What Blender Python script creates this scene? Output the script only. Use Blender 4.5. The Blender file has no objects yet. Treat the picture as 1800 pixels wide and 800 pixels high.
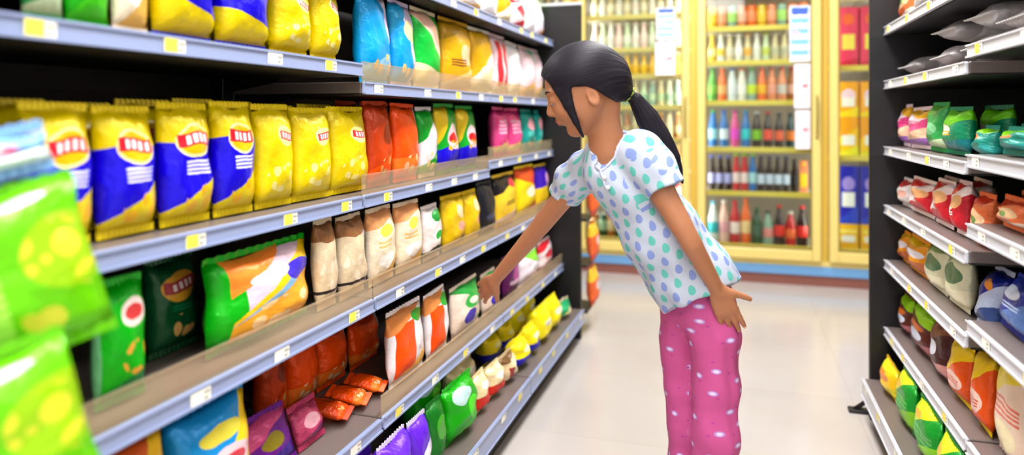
import bpy, math, random
import numpy as np
from mathutils import Vector, Matrix, Euler, noise as mnoise

PI = math.pi
random.seed(7)
SC = bpy.context.scene
COL = SC.collection

# ------------------------------------------------------------------ camera, light, exposure
CAM_H = 1.05
F_PX = 1250.0
YAW = math.atan(390 / F_PX)                 # the aisle runs to the right of the picture's middle
CS, SN = math.cos(YAW), math.sin(YAW)
HORIZON = 206.0

cam_d = bpy.data.cameras.new('camera')
cam = bpy.data.objects.new('camera', cam_d)
COL.objects.link(cam)
cam.location = (0, 0, CAM_H)
cam.rotation_euler = (PI / 2, 0, YAW)
cam_d.sensor_fit = 'HORIZONTAL'
cam_d.sensor_width = 36.0
cam_d.lens = F_PX * 36.0 / 1800.0
cam_d.shift_y = -(400 - HORIZON) / 1800.0
cam_d.clip_start = 0.02
cam_d.dof.use_dof = True
cam_d.dof.focus_distance = 1.72
cam_d.dof.aperture_fstop = 1.5
SC.camera = cam
SC.view_settings.view_transform = 'Standard'
SC.view_settings.look = 'None'
SC.view_settings.gamma = 1.0
SC.view_settings.use_curve_mapping = False
SC.view_settings.exposure = -0.2

w = bpy.data.worlds.new('world')
SC.world = w
w.use_nodes = True
w.node_tree.nodes['Background'].inputs[0].default_value = (0.9, 0.95, 1, 1)
w.node_tree.nodes['Background'].inputs[1].default_value = 0.3

CEIL = 2.75
LAMPS = [(-0.12, -1.3), (-0.12, 0.35), (-0.12, 2.0), (-0.12, 3.65), (-2.2, 2.0), (2.0, 2.0), (-2.2, -0.8), (2.0, -0.8)]
for i, (lx, ly) in enumerate(LAMPS):
    ld = bpy.data.lights.new('ceiling_tube_light', 'AREA')
    ld.shape = 'RECTANGLE'
    ld.size = 0.5
    ld.size_y = 1.3
    ld.energy = 52 if abs(lx) < 1 else 22
    ld.color = (1.0, 0.985, 0.98)
    lo = bpy.data.objects.new('ceiling_tube_light', ld)
    COL.objects.link(lo)
    lo.location = (lx, ly, CEIL - 0.09)


# ------------------------------------------------------------------ helpers: picture point -> place
def P(px, py, D):
    """place seen at picture point (px, py) at depth D along the camera's axis"""
    lat = (px - 900) / F_PX * D
    z = CAM_H + (HORIZON - py) / F_PX * D
    return Vector((lat * CS - D * SN, lat * SN + D * CS, z))


def on_x(px, x0):
    """where the sight line of column px meets the vertical plane x = x0: (y, depth)"""
    u = (px - 900) / F_PX
    t = x0 / (u * CS - SN)
    return t * (u * SN + CS), t


def on_y(px, y0):
    u = (px - 900) / F_PX
    t = y0 / (u * SN + CS)
    return t * (u * CS - SN), t


def z_at(py, D):
    return CAM_H + (HORIZON - py) / F_PX * D


# ------------------------------------------------------------------ helpers: materials
def lin(h):
    if isinstance(h, (tuple, list)):
        return tuple(h[:3]) + (1,)
    h = h.lstrip('#')
    out = []
    for i in (0, 2, 4):
        c = int(h[i:i + 2], 16) / 255
        out.append(c / 12.92 if c <= 0.04045 else ((c + 0.055) / 1.055) ** 2.4)
    return tuple(out) + (1,)


def new_mat(name):
    m = bpy.data.materials.new(name)
    m.use_nodes = True
    nt = m.node_tree
    b = nt.nodes['Principled BSDF']
    return m, nt, b


def mat(name, col, rough=0.5, metal=0.0, bump=0.0, bscale=40, var=0.0, spec=0.5, emit=0.0, coat=0.0, sss=0.0):
    m, nt, b = new_mat(name)
    c = lin(col)
    b.inputs['Base Color'].default_value = c
    b.inputs['Roughness'].default_value = rough
    b.inputs['Metallic'].default_value = metal
    b.inputs['Specular IOR Level'].default_value = spec
    b.inputs['Coat Weight'].default_value = coat
    if sss:
        b.inputs['Subsurface Weight'].default_value = sss
        b.inputs['Subsurface Radius'].default_value = (0.012, 0.005, 0.003)
        b.inputs['Subsurface Scale'].default_value = 1.0
    if emit:
        b.inputs['Emission Color'].default_value = c
        b.inputs['Emission Strength'].default_value = emit
    if bump or var:
        tc = nt.nodes.new('ShaderNodeTexCoord')
        nz = nt.nodes.new('ShaderNodeTexNoise')
        nz.inputs['Scale'].default_value = bscale
        nz.inputs['Detail'].default_value = 4
        nt.links.new(tc.outputs['Object'], nz.inputs['Vector'])
        if bump:
            bp = nt.nodes.new('ShaderNodeBump')
            bp.inputs['Strength'].default_value = bump
            bp.inputs['Distance'].default_value = 0.01
            nt.links.new(nz.outputs['Fac'], bp.inputs['Height'])
            nt.links.new(bp.outputs['Normal'], b.inputs['Normal'])
        if var:
            mx = nt.nodes.new('ShaderNodeMix')
            mx.data_type = 'RGBA'
            mx.inputs[6].default_value = tuple(x * (1 - var) for x in c[:3]) + (1,)
            mx.inputs[7].default_value = tuple(min(1, x * (1 + var)) for x in c[:3]) + (1,)
            nt.links.new(nz.outputs['Fac'], mx.inputs[0])
            nt.links.new(mx.outputs[2], b.inputs['Base Color'])
    return m


def mth(nt, op, a, b=None, c=None):
    n = nt.nodes.new('ShaderNodeMath')
    n.operation = op
    for i, v in enumerate((a, b, c)):
        if v is None:
            continue
        if isinstance(v, (int, float)):
            n.inputs[i].default_value = v
        else:
            nt.links.new(v, n.inputs[i])
    return n.outputs[0]


def design_mat(name, base, layers, rough=0.28, metal=0.12, uvname='UVMap'):
    """printed packaging: flat printed shapes laid over one another in the sheet's own coordinates"""
    m, nt, b = new_mat(name)
    uv = nt.nodes.new('ShaderNodeUVMap')
    uv.uv_map = uvname
    nz = nt.nodes.new('ShaderNodeTexNoise')
    nz.inputs['Scale'].default_value = 5
    nt.links.new(uv.outputs[0], nz.inputs['Vector'])
    sp = nt.nodes.new('ShaderNodeSeparateXYZ')
    nt.links.new(uv.outputs[0], sp.inputs[0])
    U, V = sp.outputs[0], sp.outputs[1]
    V = mth(nt, 'ADD', V, mth(nt, 'MULTIPLY', mth(nt, 'SUBTRACT', nz.outputs['Fac'], 0.5), 0.03))
    cur = None

    def rect(x0, y0, x1, y1):
        a = mth(nt, 'COMPARE', U, (x0 + x1) / 2, abs(x1 - x0) / 2)
        c = mth(nt, 'COMPARE', V, (y0 + y1) / 2, abs(y1 - y0) / 2)
        return mth(nt, 'MULTIPLY', a, c)

    def ell(cx, cy, rx, ry):
        dx = mth(nt, 'DIVIDE', mth(nt, 'SUBTRACT', U, cx), rx)
        dy = mth(nt, 'DIVIDE', mth(nt, 'SUBTRACT', V, cy), ry)
        d = mth(nt, 'ADD', mth(nt, 'MULTIPLY', dx, dx), mth(nt, 'MULTIPLY', dy, dy))
        return mth(nt, 'LESS_THAN', d, 1.0)

    for L in layers:
        k = L[0]
        if k == 'e':
            f = ell(*L[1:5])
        elif k == 'r':
            f = rect(*L[1:5])
        elif k in 'ba':      # below / above a slanted line: slope, height
            ln = mth(nt, 'ADD', mth(nt, 'MULTIPLY', mth(nt, 'SUBTRACT', U, 0.5), L[1]), L[2])
            f = mth(nt, 'LESS_THAN' if k == 'b' else 'GREATER_THAN', V, ln)
        elif k == 's':       # lines of small print
            f = mth(nt, 'MULTIPLY', rect(*L[1:5]),
                    mth(nt, 'GREATER_THAN', mth(nt, 'FRACT', mth(nt, 'MULTIPLY', mth(nt, 'SUBTRACT', V, L[2]), L[5] / (L[4] - L[2]))), 0.45))
        elif k == 'v':       # upright strokes
            f = mth(nt, 'MULTIPLY', rect(*L[1:5]),
                    mth(nt, 'GREATER_THAN', mth(nt, 'FRACT', mth(nt, 'MULTIPLY', mth(nt, 'SUBTRACT', U, L[1]), L[5] / (L[3] - L[1]))), 0.4))
        elif k == 'c':       # pictured crisps: round blobs inside an ellipse
            vo = nt.nodes.new('ShaderNodeTexVoronoi')
            vo.inputs['Scale'].default_value = L[5]
            nt.links.new(uv.outputs[0], vo.inputs['Vector'])
            f = mth(nt, 'MULTIPLY', ell(*L[1:5]), mth(nt, 'LESS_THAN', vo.outputs['Distance'], 0.42))
        mx = nt.nodes.new('ShaderNodeMix')
        mx.data_type = 'RGBA'
        nt.links.new(f, mx.inputs[0])
        if cur is None:
            mx.inputs[6].default_value = lin(base)
        else:
            nt.links.new(cur, mx.inputs[6])
        mx.inputs[7].default_value = lin(L[-1])
        cur = mx.outputs[2]
    if cur is None:
        b.inputs['Base Color'].default_value = lin(base)
    else:
        nt.links.new(cur, b.inputs['Base Color'])
    b.inputs['Roughness'].default_value = rough
    b.inputs['Metallic'].default_value = metal
    b.inputs['Specular IOR Level'].default_value = 0.35
    n2 = nt.nodes.new('ShaderNodeTexNoise')
    n2.inputs['Scale'].default_value = 7
    n2.inputs['Detail'].default_value = 3
    nt.links.new(uv.outputs[0], n2.inputs['Vector'])
    bp = nt.nodes.new('ShaderNodeBump')
    bp.inputs['Strength'].default_value = 0.35
    bp.inputs['Distance'].default_value = 0.012
    nt.links.new(n2.outputs['Fac'], bp.inputs['Height'])
    nt.links.new(bp.outputs['Normal'], b.inputs['Normal'])
    return m


# ------------------------------------------------------------------ helpers: geometry
class MB:
    def __init__(s):
        s.v, s.f, s.mi, s.sm = [], [], [], []

    def add(s, vs, fs, mi=0, smooth=False):
        o = len(s.v)
        s.v += [tuple(v) for v in vs]
        s.f += [tuple(i + o for i in f) for f in fs]
        s.mi += [mi] * len(fs)
        s.sm += [smooth] * len(fs)

    def box(s, x0, y0, z0, x1, y1, z1, mi=0, bev=0.0):
        b = min(bev, abs(x1 - x0) / 2.1, abs(y1 - y0) / 2.1, abs(z1 - z0) / 2.1)
        if b <= 0:
            vs = [(x, y, z) for z in (z0, z1) for y in (y0, y1) for x in (x0, x1)]
            s.add(vs, [(0, 2, 3, 1), (4, 5, 7, 6), (0, 1, 5, 4), (2, 6, 7, 3), (0, 4, 6, 2), (1, 3, 7, 5)], mi)
            return
        # chamfered box: an outline with cut corners, stacked four times
        def ring(i, z):
            return [(x0 + i + b, y0 + i, z), (x1 - i - b, y0 + i, z), (x1 - i, y0 + i + b, z), (x1 - i, y1 - i - b, z),
                    (x1 - i - b, y1 - i, z), (x0 + i + b, y1 - i, z), (x0 + i, y1 - i - b, z), (x0 + i, y0 + i + b, z)]
        h = b * 0.7
        vs = ring(h, z0) + ring(0, z0 + b) + ring(0, z1 - b) + ring(h, z1)
        fs = [tuple(range(7, -1, -1)), tuple(range(24, 32))]
        for r in range(3):
            for i in range(8):
                j = (i + 1) % 8
                fs.append((r * 8 + i, r * 8 + j, r * 8 + 8 + j, r * 8 + 8 + i))
        s.add(vs, fs, mi)

    def lathe(s, prof, n=16, mi=0, cx=0, cy=0):
        vs, fs = [], []
        for r, z in prof:
            for i in range(n):
                a = 2 * PI * i / n
                vs.append((cx + r * math.cos(a), cy + r * math.sin(a), z))
        for k in range(len(prof) - 1):
            for i in range(n):
                j = (i + 1) % n
                fs.append((k * n + i, k * n + j, (k + 1) * n + j, (k + 1) * n + i))
        fs.append(tuple(range(n - 1, -1, -1)))
        fs.append(tuple((len(prof) - 1) * n + i for i in range(n)))
        s.add(vs, fs, mi, True)

    def tube(s, pts, r, n=8, mi=0):
        pts = [Vector(p) for p in pts]
        vs, fs = [], []
        for k, p in enumerate(pts):
            d = (pts[min(k + 1, len(pts) - 1)] - pts[max(k - 1, 0)]).normalized()
            a = d.orthogonal().normalized()
            bb = d.cross(a)
            rr = r[k] if isinstance(r, (list, tuple)) else r
            for i in range(n):
                t = 2 * PI * i / n
                vs.append(p + (a * math.cos(t) + bb * math.sin(t)) * rr)
        for k in range(len(pts) - 1):
            for i in range(n):
                j = (i + 1) % n
                fs.append((k * n + i, k * n + j, (k + 1) * n + j, (k + 1) * n + i))
        fs.append(tuple(range(n - 1, -1, -1)))
        fs.append(tuple((len(pts) - 1) * n + i for i in range(n)))
        s.add(vs, fs, mi, True)

    def mesh(s, name, mats):
        me = bpy.data.meshes.new(name)
        me.from_pydata(s.v, [], s.f)
        for m in (mats if isinstance(mats, (list, tuple)) else [mats]):
            me.materials.append(m)
        me.polygons.foreach_set('material_index', s.mi)
        me.polygons.foreach_set('use_smooth', s.sm)
        me.update()
        return me

    def build(s, name, mats, parent=None, loc=(0, 0, 0), rot=(0, 0, 0)):
        return link(name, s.mesh(name, mats), parent, loc, rot)


def link(name, me, parent=None, loc=(0, 0, 0), rot=(0, 0, 0)):
    o = bpy.data.objects.new(name, me)
    COL.objects.link(o)
    o.parent = parent
    o.location = loc
    o.rotation_euler = rot
    return o


def tag(o, label=None, cat=None, group=None, kind=None):
    for k, v in (('label', label), ('category', cat), ('group', group), ('kind', kind)):
        if v:
            o[k] = v
    return o


def empty(name, loc=(0, 0, 0), rz=0, **kw):
    return tag(link(name, None, None, loc, (0, 0, rz)), **kw)


ORD = ['first', 'second', 'third', 'fourth', 'fifth', 'sixth', 'seventh', 'eighth', 'ninth', 'tenth', 'eleventh',
       'twelfth', 'thirteenth', 'fourteenth', 'fifteenth', 'sixteenth', 'seventeenth', 'eighteenth', 'nineteenth',
       'twentieth', 'twenty-first', 'twenty-second', 'twenty-third', 'twenty-fourth', 'twenty-fifth', 'twenty-sixth',
       'twenty-seventh', 'twenty-eighth', 'twenty-ninth', 'thirtieth']

# ------------------------------------------------------------------ common materials
M_BLACK = mat('black_powder_coat', '#0c0a10', 0.45, bump=0.05, bscale=300)
M_SHELF = mat('shelf_top_grey', '#6f635f', 0.35, var=0.08, bscale=8)
M_RAIL = mat('price_rail_lilac_grey', '#93a0c4', 0.3, var=0.03, bscale=15)
M_RAILW = mat('price_rail_white', '#c9cad2', 0.3)
M_WHITE = mat('white_paint', '#f2f1ee', 0.5)
M_TAGW = mat('tag_paper', '#f4f2e4', 0.5)
M_TAGY = mat('tag_yellow', '#f2e04e', 0.5)
M_PRINT = mat('tag_print', '#a9a79a', 0.6)


def clear_mat(name, tint, refl, body=0.0, rough=0.05):
    m = bpy.data.materials.new(name)
    m.use_nodes = True
    nt = m.node_tree
    nt.nodes.clear()
    out = nt.nodes.new('ShaderNodeOutputMaterial')
    tr = nt.nodes.new('ShaderNodeBsdfTransparent')
    tr.inputs[0].default_value = lin(tint)
    gl = nt.nodes.new('ShaderNodeBsdfGlossy')
    gl.inputs['Roughness'].default_value = rough
    df = nt.nodes.new('ShaderNodeBsdfDiffuse')
    df.inputs[0].default_value = lin('#e8dcc0')
    m1 = nt.nodes.new('ShaderNodeMixShader')
    m1.inputs[0].default_value = body
    m2 = nt.nodes.new('ShaderNodeMixShader')
    fr = nt.nodes.new('ShaderNodeFresnel')
    fr.inputs[0].default_value = 1.3
    mm = nt.nodes.new('ShaderNodeMath')
    mm.operation = 'MULTIPLY'
    mm.inputs[1].default_value = refl
    nt.links.new(fr.outputs[0], mm.inputs[0])
    nt.links.new(mm.outputs[0], m2.inputs[0])
    nt.links.new(tr.outputs[0], m1.inputs[1])
    nt.links.new(df.outputs[0], m1.inputs[2])
    nt.links.new(m1.outputs[0], m2.inputs[1])
    nt.links.new(gl.outputs[0], m2.inputs[2])
    nt.links.new(m2.outputs[0], out.inputs[0])
    return m


M_GUARD = clear_mat('clear_plastic_fence', '#fff4e2', 0.22, 0.16, 0.08)
M_GLASS = clear_mat('door_glass', '#f6faf6', 0.8, 0.0, 0.02)

# ------------------------------------------------------------------ the room
XL, XR, YF, YB = -3.4, 3.4, -2.6, 5.45


def floor_mat():
    m, nt, b = new_mat('cream_floor_tiles')
    tc = nt.nodes.new('ShaderNodeTexCoord')
    mp = nt.nodes.new('ShaderNodeMapping')
    mp.inputs['Location'].default_value = (0.18, 0.1, 0)
    nt.links.new(tc.outputs['Object'], mp.inputs[0])
    br = nt.nodes.new('ShaderNodeTexBrick')
    br.offset = 0.0
    br.inputs['Scale'].default_value = 1.0
    br.inputs['Mortar Size'].default_value = 0.0016
    br.inputs['Mortar Smooth'].default_value = 0.3
    br.inputs['Brick Width'].default_value = 0.6
    br.inputs['Row Height'].default_value = 0.6
    br.inputs['Color1'].default_value = lin('#c6c0bd')
    br.inputs['Color2'].default_value = lin('#c2bdba')
    br.inputs['Mortar'].default_value = lin('#b9b0a6')
    nt.links.new(mp.outputs[0], br.inputs['Vector'])
    nz = nt.nodes.new('ShaderNodeTexNoise')
    nz.inputs['Scale'].default_value = 2.2
    nz.inputs['Detail'].default_value = 6
    nt.links.new(tc.outputs['Object'], nz.inputs['Vector'])
    mx = nt.nodes.new('ShaderNodeMix')
    mx.data_type = 'RGBA'
    mx.blend_type = 'MULTIPLY'
    mx.inputs[7].default_value = lin('#e8e3df')
    nt.links.new(nz.outputs['Fac'], mx.inputs[0])
    nt.links.new(br.outputs['Color'], mx.inputs[6])
    nt.links.new(mx.outputs[2], b.inputs['Base Color'])
    b.inputs['Roughness'].default_value = 0.16
    b.inputs['Specular IOR Level'].default_value = 0.5
    bp = nt.nodes.new('ShaderNodeBump')
    bp.inputs['Strength'].default_value = 0.04
    nt.links.new(nz.outputs['Fac'], bp.inputs['Height'])
    nt.links.new(bp.outputs['Normal'], b.inputs['Normal'])
    return m


def slab(name, x0, y0, z0, x1, y1, z1, m):
    b = MB()
    b.box(x0, y0, z0, x1, y1, z1)
    return tag(b.build(name, m), kind='structure')


M_WALL = mat('wall_paint', '#ece8e0', 0.7, bump=0.05, bscale=120)
slab('floor', XL, YF, -0.1, XR, YB, 0, floor_mat())
slab('ceiling', XL, YF, CEIL, XR, YB, CEIL + 0.1, mat('ceiling_white', '#f0f0ee', 0.8, var=0.03, bscale=3))
slab('wall_left', XL - 0.1, YF, -0.1, XL, YB, CEIL + 0.1, M_WALL)
slab('wall_right', XR, YF, -0.1, XR + 0.1, YB, CEIL + 0.1, M_WALL)
slab('wall_front', XL - 0.1, YF - 0.1, -0.1, XR + 0.1, YF, CEIL + 0.1, M_WALL)
slab('wall_back', XL - 0.1, YB, -0.1, XR + 0.1, YB + 0.1, CEIL + 0.1, M_WALL)

M_DIFF = mat('lamp_diffuser', '#ffffff', 0.5, emit=4.0)
for i, (lx, ly) in enumerate(LAMPS):
    side = 'aisle' if abs(lx) < 1 else ('left side' if lx < 0 else 'right side')
    t = empty('ceiling_light', (lx, ly, CEIL), label='white boxed ceiling light, %s from the front over the %s' % (
        ORD[[p for p in sorted(q[1] for q in LAMPS if q[0] == lx)].index(ly)], side), cat='ceiling light', group='ceiling lights')
    b = MB()
    for (x0, y0, x1, y1) in ((-0.3, -0.7, -0.26, 0.7), (0.26, -0.7, 0.3, 0.7), (-0.26, -0.7, 0.26, -0.66), (-0.26, 0.66, 0.26, 0.7)):
        b.box(x0, y0, -0.07, x1, y1, 0, bev=0.004)
    b.build('lamp_frame', M_WHITE, t)
    b = MB()
    b.box(-0.26, -0.66, -0.05, 0.26, 0.66, -0.03)
    b.build('diffuser', M_DIFF, t)


# ------------------------------------------------------------------ shelving racks
def price_tag_mesh(yellow):
    b = MB()                                # plate in local x (along the rail) and z, thickness towards -y
    b.box(-0.022, -0.0016, -0.0115, 0.022, 0, 0.0115, 0, 0.0006)
    if yellow:
        b.box(-0.0215, -0.0022, -0.011, 0.004, -0.0016, 0.011, 1)
    b.box(0.007, -0.0022, 0.002, 0.019, -0.0016, 0.006, 2)
    b.box(0.007, -0.0022, -0.007, 0.015, -0.0016, -0.003, 2)
    return b.mesh('price_tag', [M_TAGW, M_TAGY, M_PRINT])


TAG_Y, TAG_W = price_tag_mesh(True), price_tag_mesh(False)


def rack(name, label, side, y0, y1, base_x, up_x, back_x, top, shelves, end_panels, guards, group):
    """one bay of shelving. side = +1 when its open face looks towards +x. shelves = [(z of rail middle, front x)]"""
    s = side
    t = empty(name, (base_x, (y0 + y1) / 2, 0), label=label, cat='shelving rack', group=group)
    ox, oy = t.location.x, t.location.y

    def bx(b, xa, ya, za, xb, yb, zb, mi=0, bev=0.0):
        b.box(min(xa, xb) - ox, ya - oy, za, max(xa, xb) - ox, yb - oy, zb, mi, bev)
    e = 0.004
    b = MB()
    bx(b, back_x, y0 + e, 0.02, back_x + s * 0.02, y1 - e, top - 0.02)
    nz_ = int((top - 0.1) / 0.3)
    for k in range(nz_):                    # pressed grooves across the back sheet
        bx(b, back_x + s * 0.02, y0 + 0.03, 0.2 + k * 0.3, back_x + s * 0.023, y1 - 0.03, 0.21 + k * 0.3)
    b.build('back_panel', M_BLACK, t)
    for yy in (y0 + 0.02, y1 - 0.02):
        b = MB()
        bx(b, back_x + s * 0.021, yy - 0.014, 0.02, back_x + s * 0.05, yy + 0.014, top - 0.02, bev=0.002)
        for k in range(int(top / 0.05) - 2):
            bx(b, back_x + s * 0.05, yy - 0.004, 0.1 + k * 0.05, back_x + s * 0.0515, yy + 0.004, 0.125 + k * 0.05)
        b.build('upright', M_BLACK, t)
    b = MB()
    bx(b, back_x, y0 + e, top - 0.02, back_x + s * 0.07, y1 - e, top, bev=0.003)
    b.build('top_cap', M_BLACK, t)
    b = MB()
    bx(b, base_x - s * 0.035, y0 + e, 0.0, base_x - s * 0.05, y1 - e, 0.085)
    b.build('kick_plate', M_BLACK, t)
    for (yp, front, full) in end_panels:
        b = MB()
        bx(b, back_x - s * 0.005, yp, 0.0, front, yp + 0.03, full, 0, 0.003)
        b.build('end_panel', M_BLACK, t)
        b = MB()
        bx(b, back_x - s * 0.005, yp - 0.003, full, front + s * 0.002, yp + 0.033, full + 0.014, 0, 0.002)
        b.build('panel_cap', M_RAILW, t)
    zr = 0.015
    for k, (z, fx) in enumerate(shelves):
        base = z < 0.2
        b = MB()
        bx(b, back_x + s * 0.052, y0 + e, z - 0.012, fx - s * 0.004, y1 - e, z + zr, 1 if base or k > 0 else 1, 0.002)
        bx(b, back_x + s * 0.052, y0 + e, z - 0.016, fx - s * 0.006, y1 - e, z - 0.012, 0)
        sh = b.build('base_deck' if base else 'shelf', [M_BLACK, M_SHELF], t)
        # brackets below
        if not base:
            for yy in (y0 + 0.02, y1 - 0.02):
                b = MB()
                b.add([(back_x + s * 0.05 - ox, yy - 0.003 - oy, z - 0.017), (back_x + s * 0.2 - ox, yy - 0.003 - oy, z - 0.017),
                       (back_x + s * 0.2 - ox, yy - 0.003 - oy, z - 0.026), (back_x + s * 0.05 - ox, yy - 0.003 - oy, z - 0.05),
                       (back_x + s * 0.05 - ox, yy + 0.003 - oy, z - 0.017), (back_x + s * 0.2 - ox, yy + 0.003 - oy, z - 0.017),
                       (back_x + s * 0.2 - ox, yy + 0.003 - oy, z - 0.026), (back_x + s * 0.05 - ox, yy + 0.003 - oy, z - 0.05)],
                      [(0, 1, 2, 3), (7, 6, 5, 4), (0, 4, 5, 1), (1, 5, 6, 2), (2, 6, 7, 3), (3, 7, 4, 0)])
                b.build('bracket', M_BLACK, sh)
        b = MB()
        lo = 0.045 if base else 0.014
        bx(b, fx - s * 0.004, y0 + e, z - lo, fx + s * 0.006, y1 - e, z + zr, 0, 0.003)
        bx(b, fx + s * 0.006, y0 + e, z + zr - 0.004, fx + s * 0.009, y1 - e, z + zr, 0)
        bx(b, fx + s * 0.006, y0 + e, z - lo, fx + s * 0.009, y1 - e, z - lo + 0.004, 0)
        b.build('price_rail', M_RAIL if s > 0 else M_RAILW, sh)
        if k in guards:
            b = MB()
            bx(b, fx - s * 0.002, y0 + e, z + zr, fx, y1 - e, z + zr + 0.045)
            bx(b, fx - s * 0.003, y0 + e, z + zr + 0.045, fx + s * 0.001, y1 - e, z + zr + 0.048)
            b.build('clear_fence', M_GUARD, sh)
        n = int((y1 - y0) / 0.2)
        for q in range(n):
            yy = y0 + (q + 0.5 + random.uniform(-0.2, 0.2)) * (y1 - y0) / n
            tg = link('price_tag', TAG_Y if random.random() < 0.5 else TAG_W, sh,
                      (fx + s * 0.0065 - ox, yy - oy, z), (0, 0, s * PI / 2))
    return t


# left rack: shelf heights (rail middle) from the top, front edges stepped back above the deep bottom shelf
LB = -0.68
ZZ, ZA1, ZA2, ZB, ZB3, ZC, ZD, ZE = 1.40, 1.16, 1.118, 0.852, 0.88, 0.615, 0.34, 0.13
XU, XC, XD = -0.83, -0.80, -0.78
LBACK = -1.24
rack('shelving_rack', 'black shelving bay of the left rack, nearest bay, behind the lime green bags', 1, 0.6, 1.48, LB, XU, LBACK, 1.58,
     [(ZZ, XU), (ZA1, XU), (ZB, XU), (ZC, XC), (ZD, XD), (ZE, LB)], [(0.56, -0.80, 1.58)], (3,), 'bays of the left rack')
rack('shelving_rack', 'black shelving bay of the left rack, middle bay, with orange bags low down', 1, 1.48, 2.38, LB, XU, LBACK, 1.58,
     [(ZZ, XU), (ZA2, XU), (ZB, XU), (ZC, XC), (ZD, XD), (ZE, LB)], [], (1, 2, 3, 4), 'bays of the left rack')
rack('shelving_rack', 'black shelving bay of the left rack, farthest, beside the girl, with end panel', 1, 2.38, 3.30, LB, XU, LBACK, 1.58,
     [(ZZ, XU), (ZA2, XU), (ZB3, XU), (ZC, XC), (ZD, XD), (ZE, LB)], [(3.30, -0.69, 1.58)], (1, 2, 3, 4), 'bays of the left rack')

RB, RX, RBACK = 0.43, 0.50, 0.98
RZ = [1.345, 1.16, 0.935, 0.735, 0.546, 0.315, 0.13]
RZN = [1.36, 1.195, 0.953, 0.80, 0.585, 0.315, 0.13]
rack('shelving_rack', 'black shelving bay of the right rack, far bay with end panel by the cooler', -1, 1.82, 2.72, RB, RX, RBACK, 1.6,
     [(z, RB if z < 0.2 else RX) for z in RZ], [(2.72, 0.45, 1.62)], (), 'bays of the right rack')
rack('shelving_rack', 'black shelving bay of the right rack, near bay at the right edge', -1, 0.92, 1.815, RB, RX, RBACK, 1.6,
     [(z, RB if z < 0.2 else RX) for z in RZN], [], (), 'bays of the right rack')

# black floor foot that sticks out at the end of the right rack
b = MB()
b.box(-0.05, -0.02, 0, 0.09, 0.02, 0.012, 0, 0.003)
b.tube([(0.07, 0, 0.01), (0.05, 0, 0.06), (0.075, 0, 0.14)], 0.012)
b.tube([(-0.03, 0, 0.008), (0.02, 0, 0.05), (0.07, 0, 0.10)], 0.008)
tag(b.build('rack_foot', M_BLACK, None, (0.44, 2.785, 0)), 'small black metal foot sticking out at the base of the right rack end', 'rack foot')


# ------------------------------------------------------------------ packets
YEL, DYEL, GOLD, ORG, DORG, RED = '#e8cd00', '#f2b400', '#dea80a', '#ff5200', '#c63c06', '#dd1522'
BLUE, PURP, TEAL, GRN, DGRN, LIME = '#1400d2', '#5a1fb0', '#0e9c92', '#08a628', '#05502a', '#64c400'
WHT, CREAM, PINK, SKY, BRN, BLK = '#f3eef2', '#ecd9a6', '#ee6fae', '#079fe8', '#6a3a1c', '#15151c'
LOGO = [('e', .5, .70, .33, .155, '#fbe9a0'), ('e', .5, .70, .29, .13, DYEL), ('r', .2, .655, .8, .775, '#d3182c'),
        ('v', .27, .675, .73, .755, 4, '#fdf1f3')]


def lay(base, low, chip='#f2c05a', y0=.5, sl=.25):
    return (base, [('b', sl, y0, low), ('b', .35, .24, base), ('c', .62, .16, .36, .15, 8, chip)] + LOGO + [('s', .28, .38, .78, .52, 4, '#eceaf8')])


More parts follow.
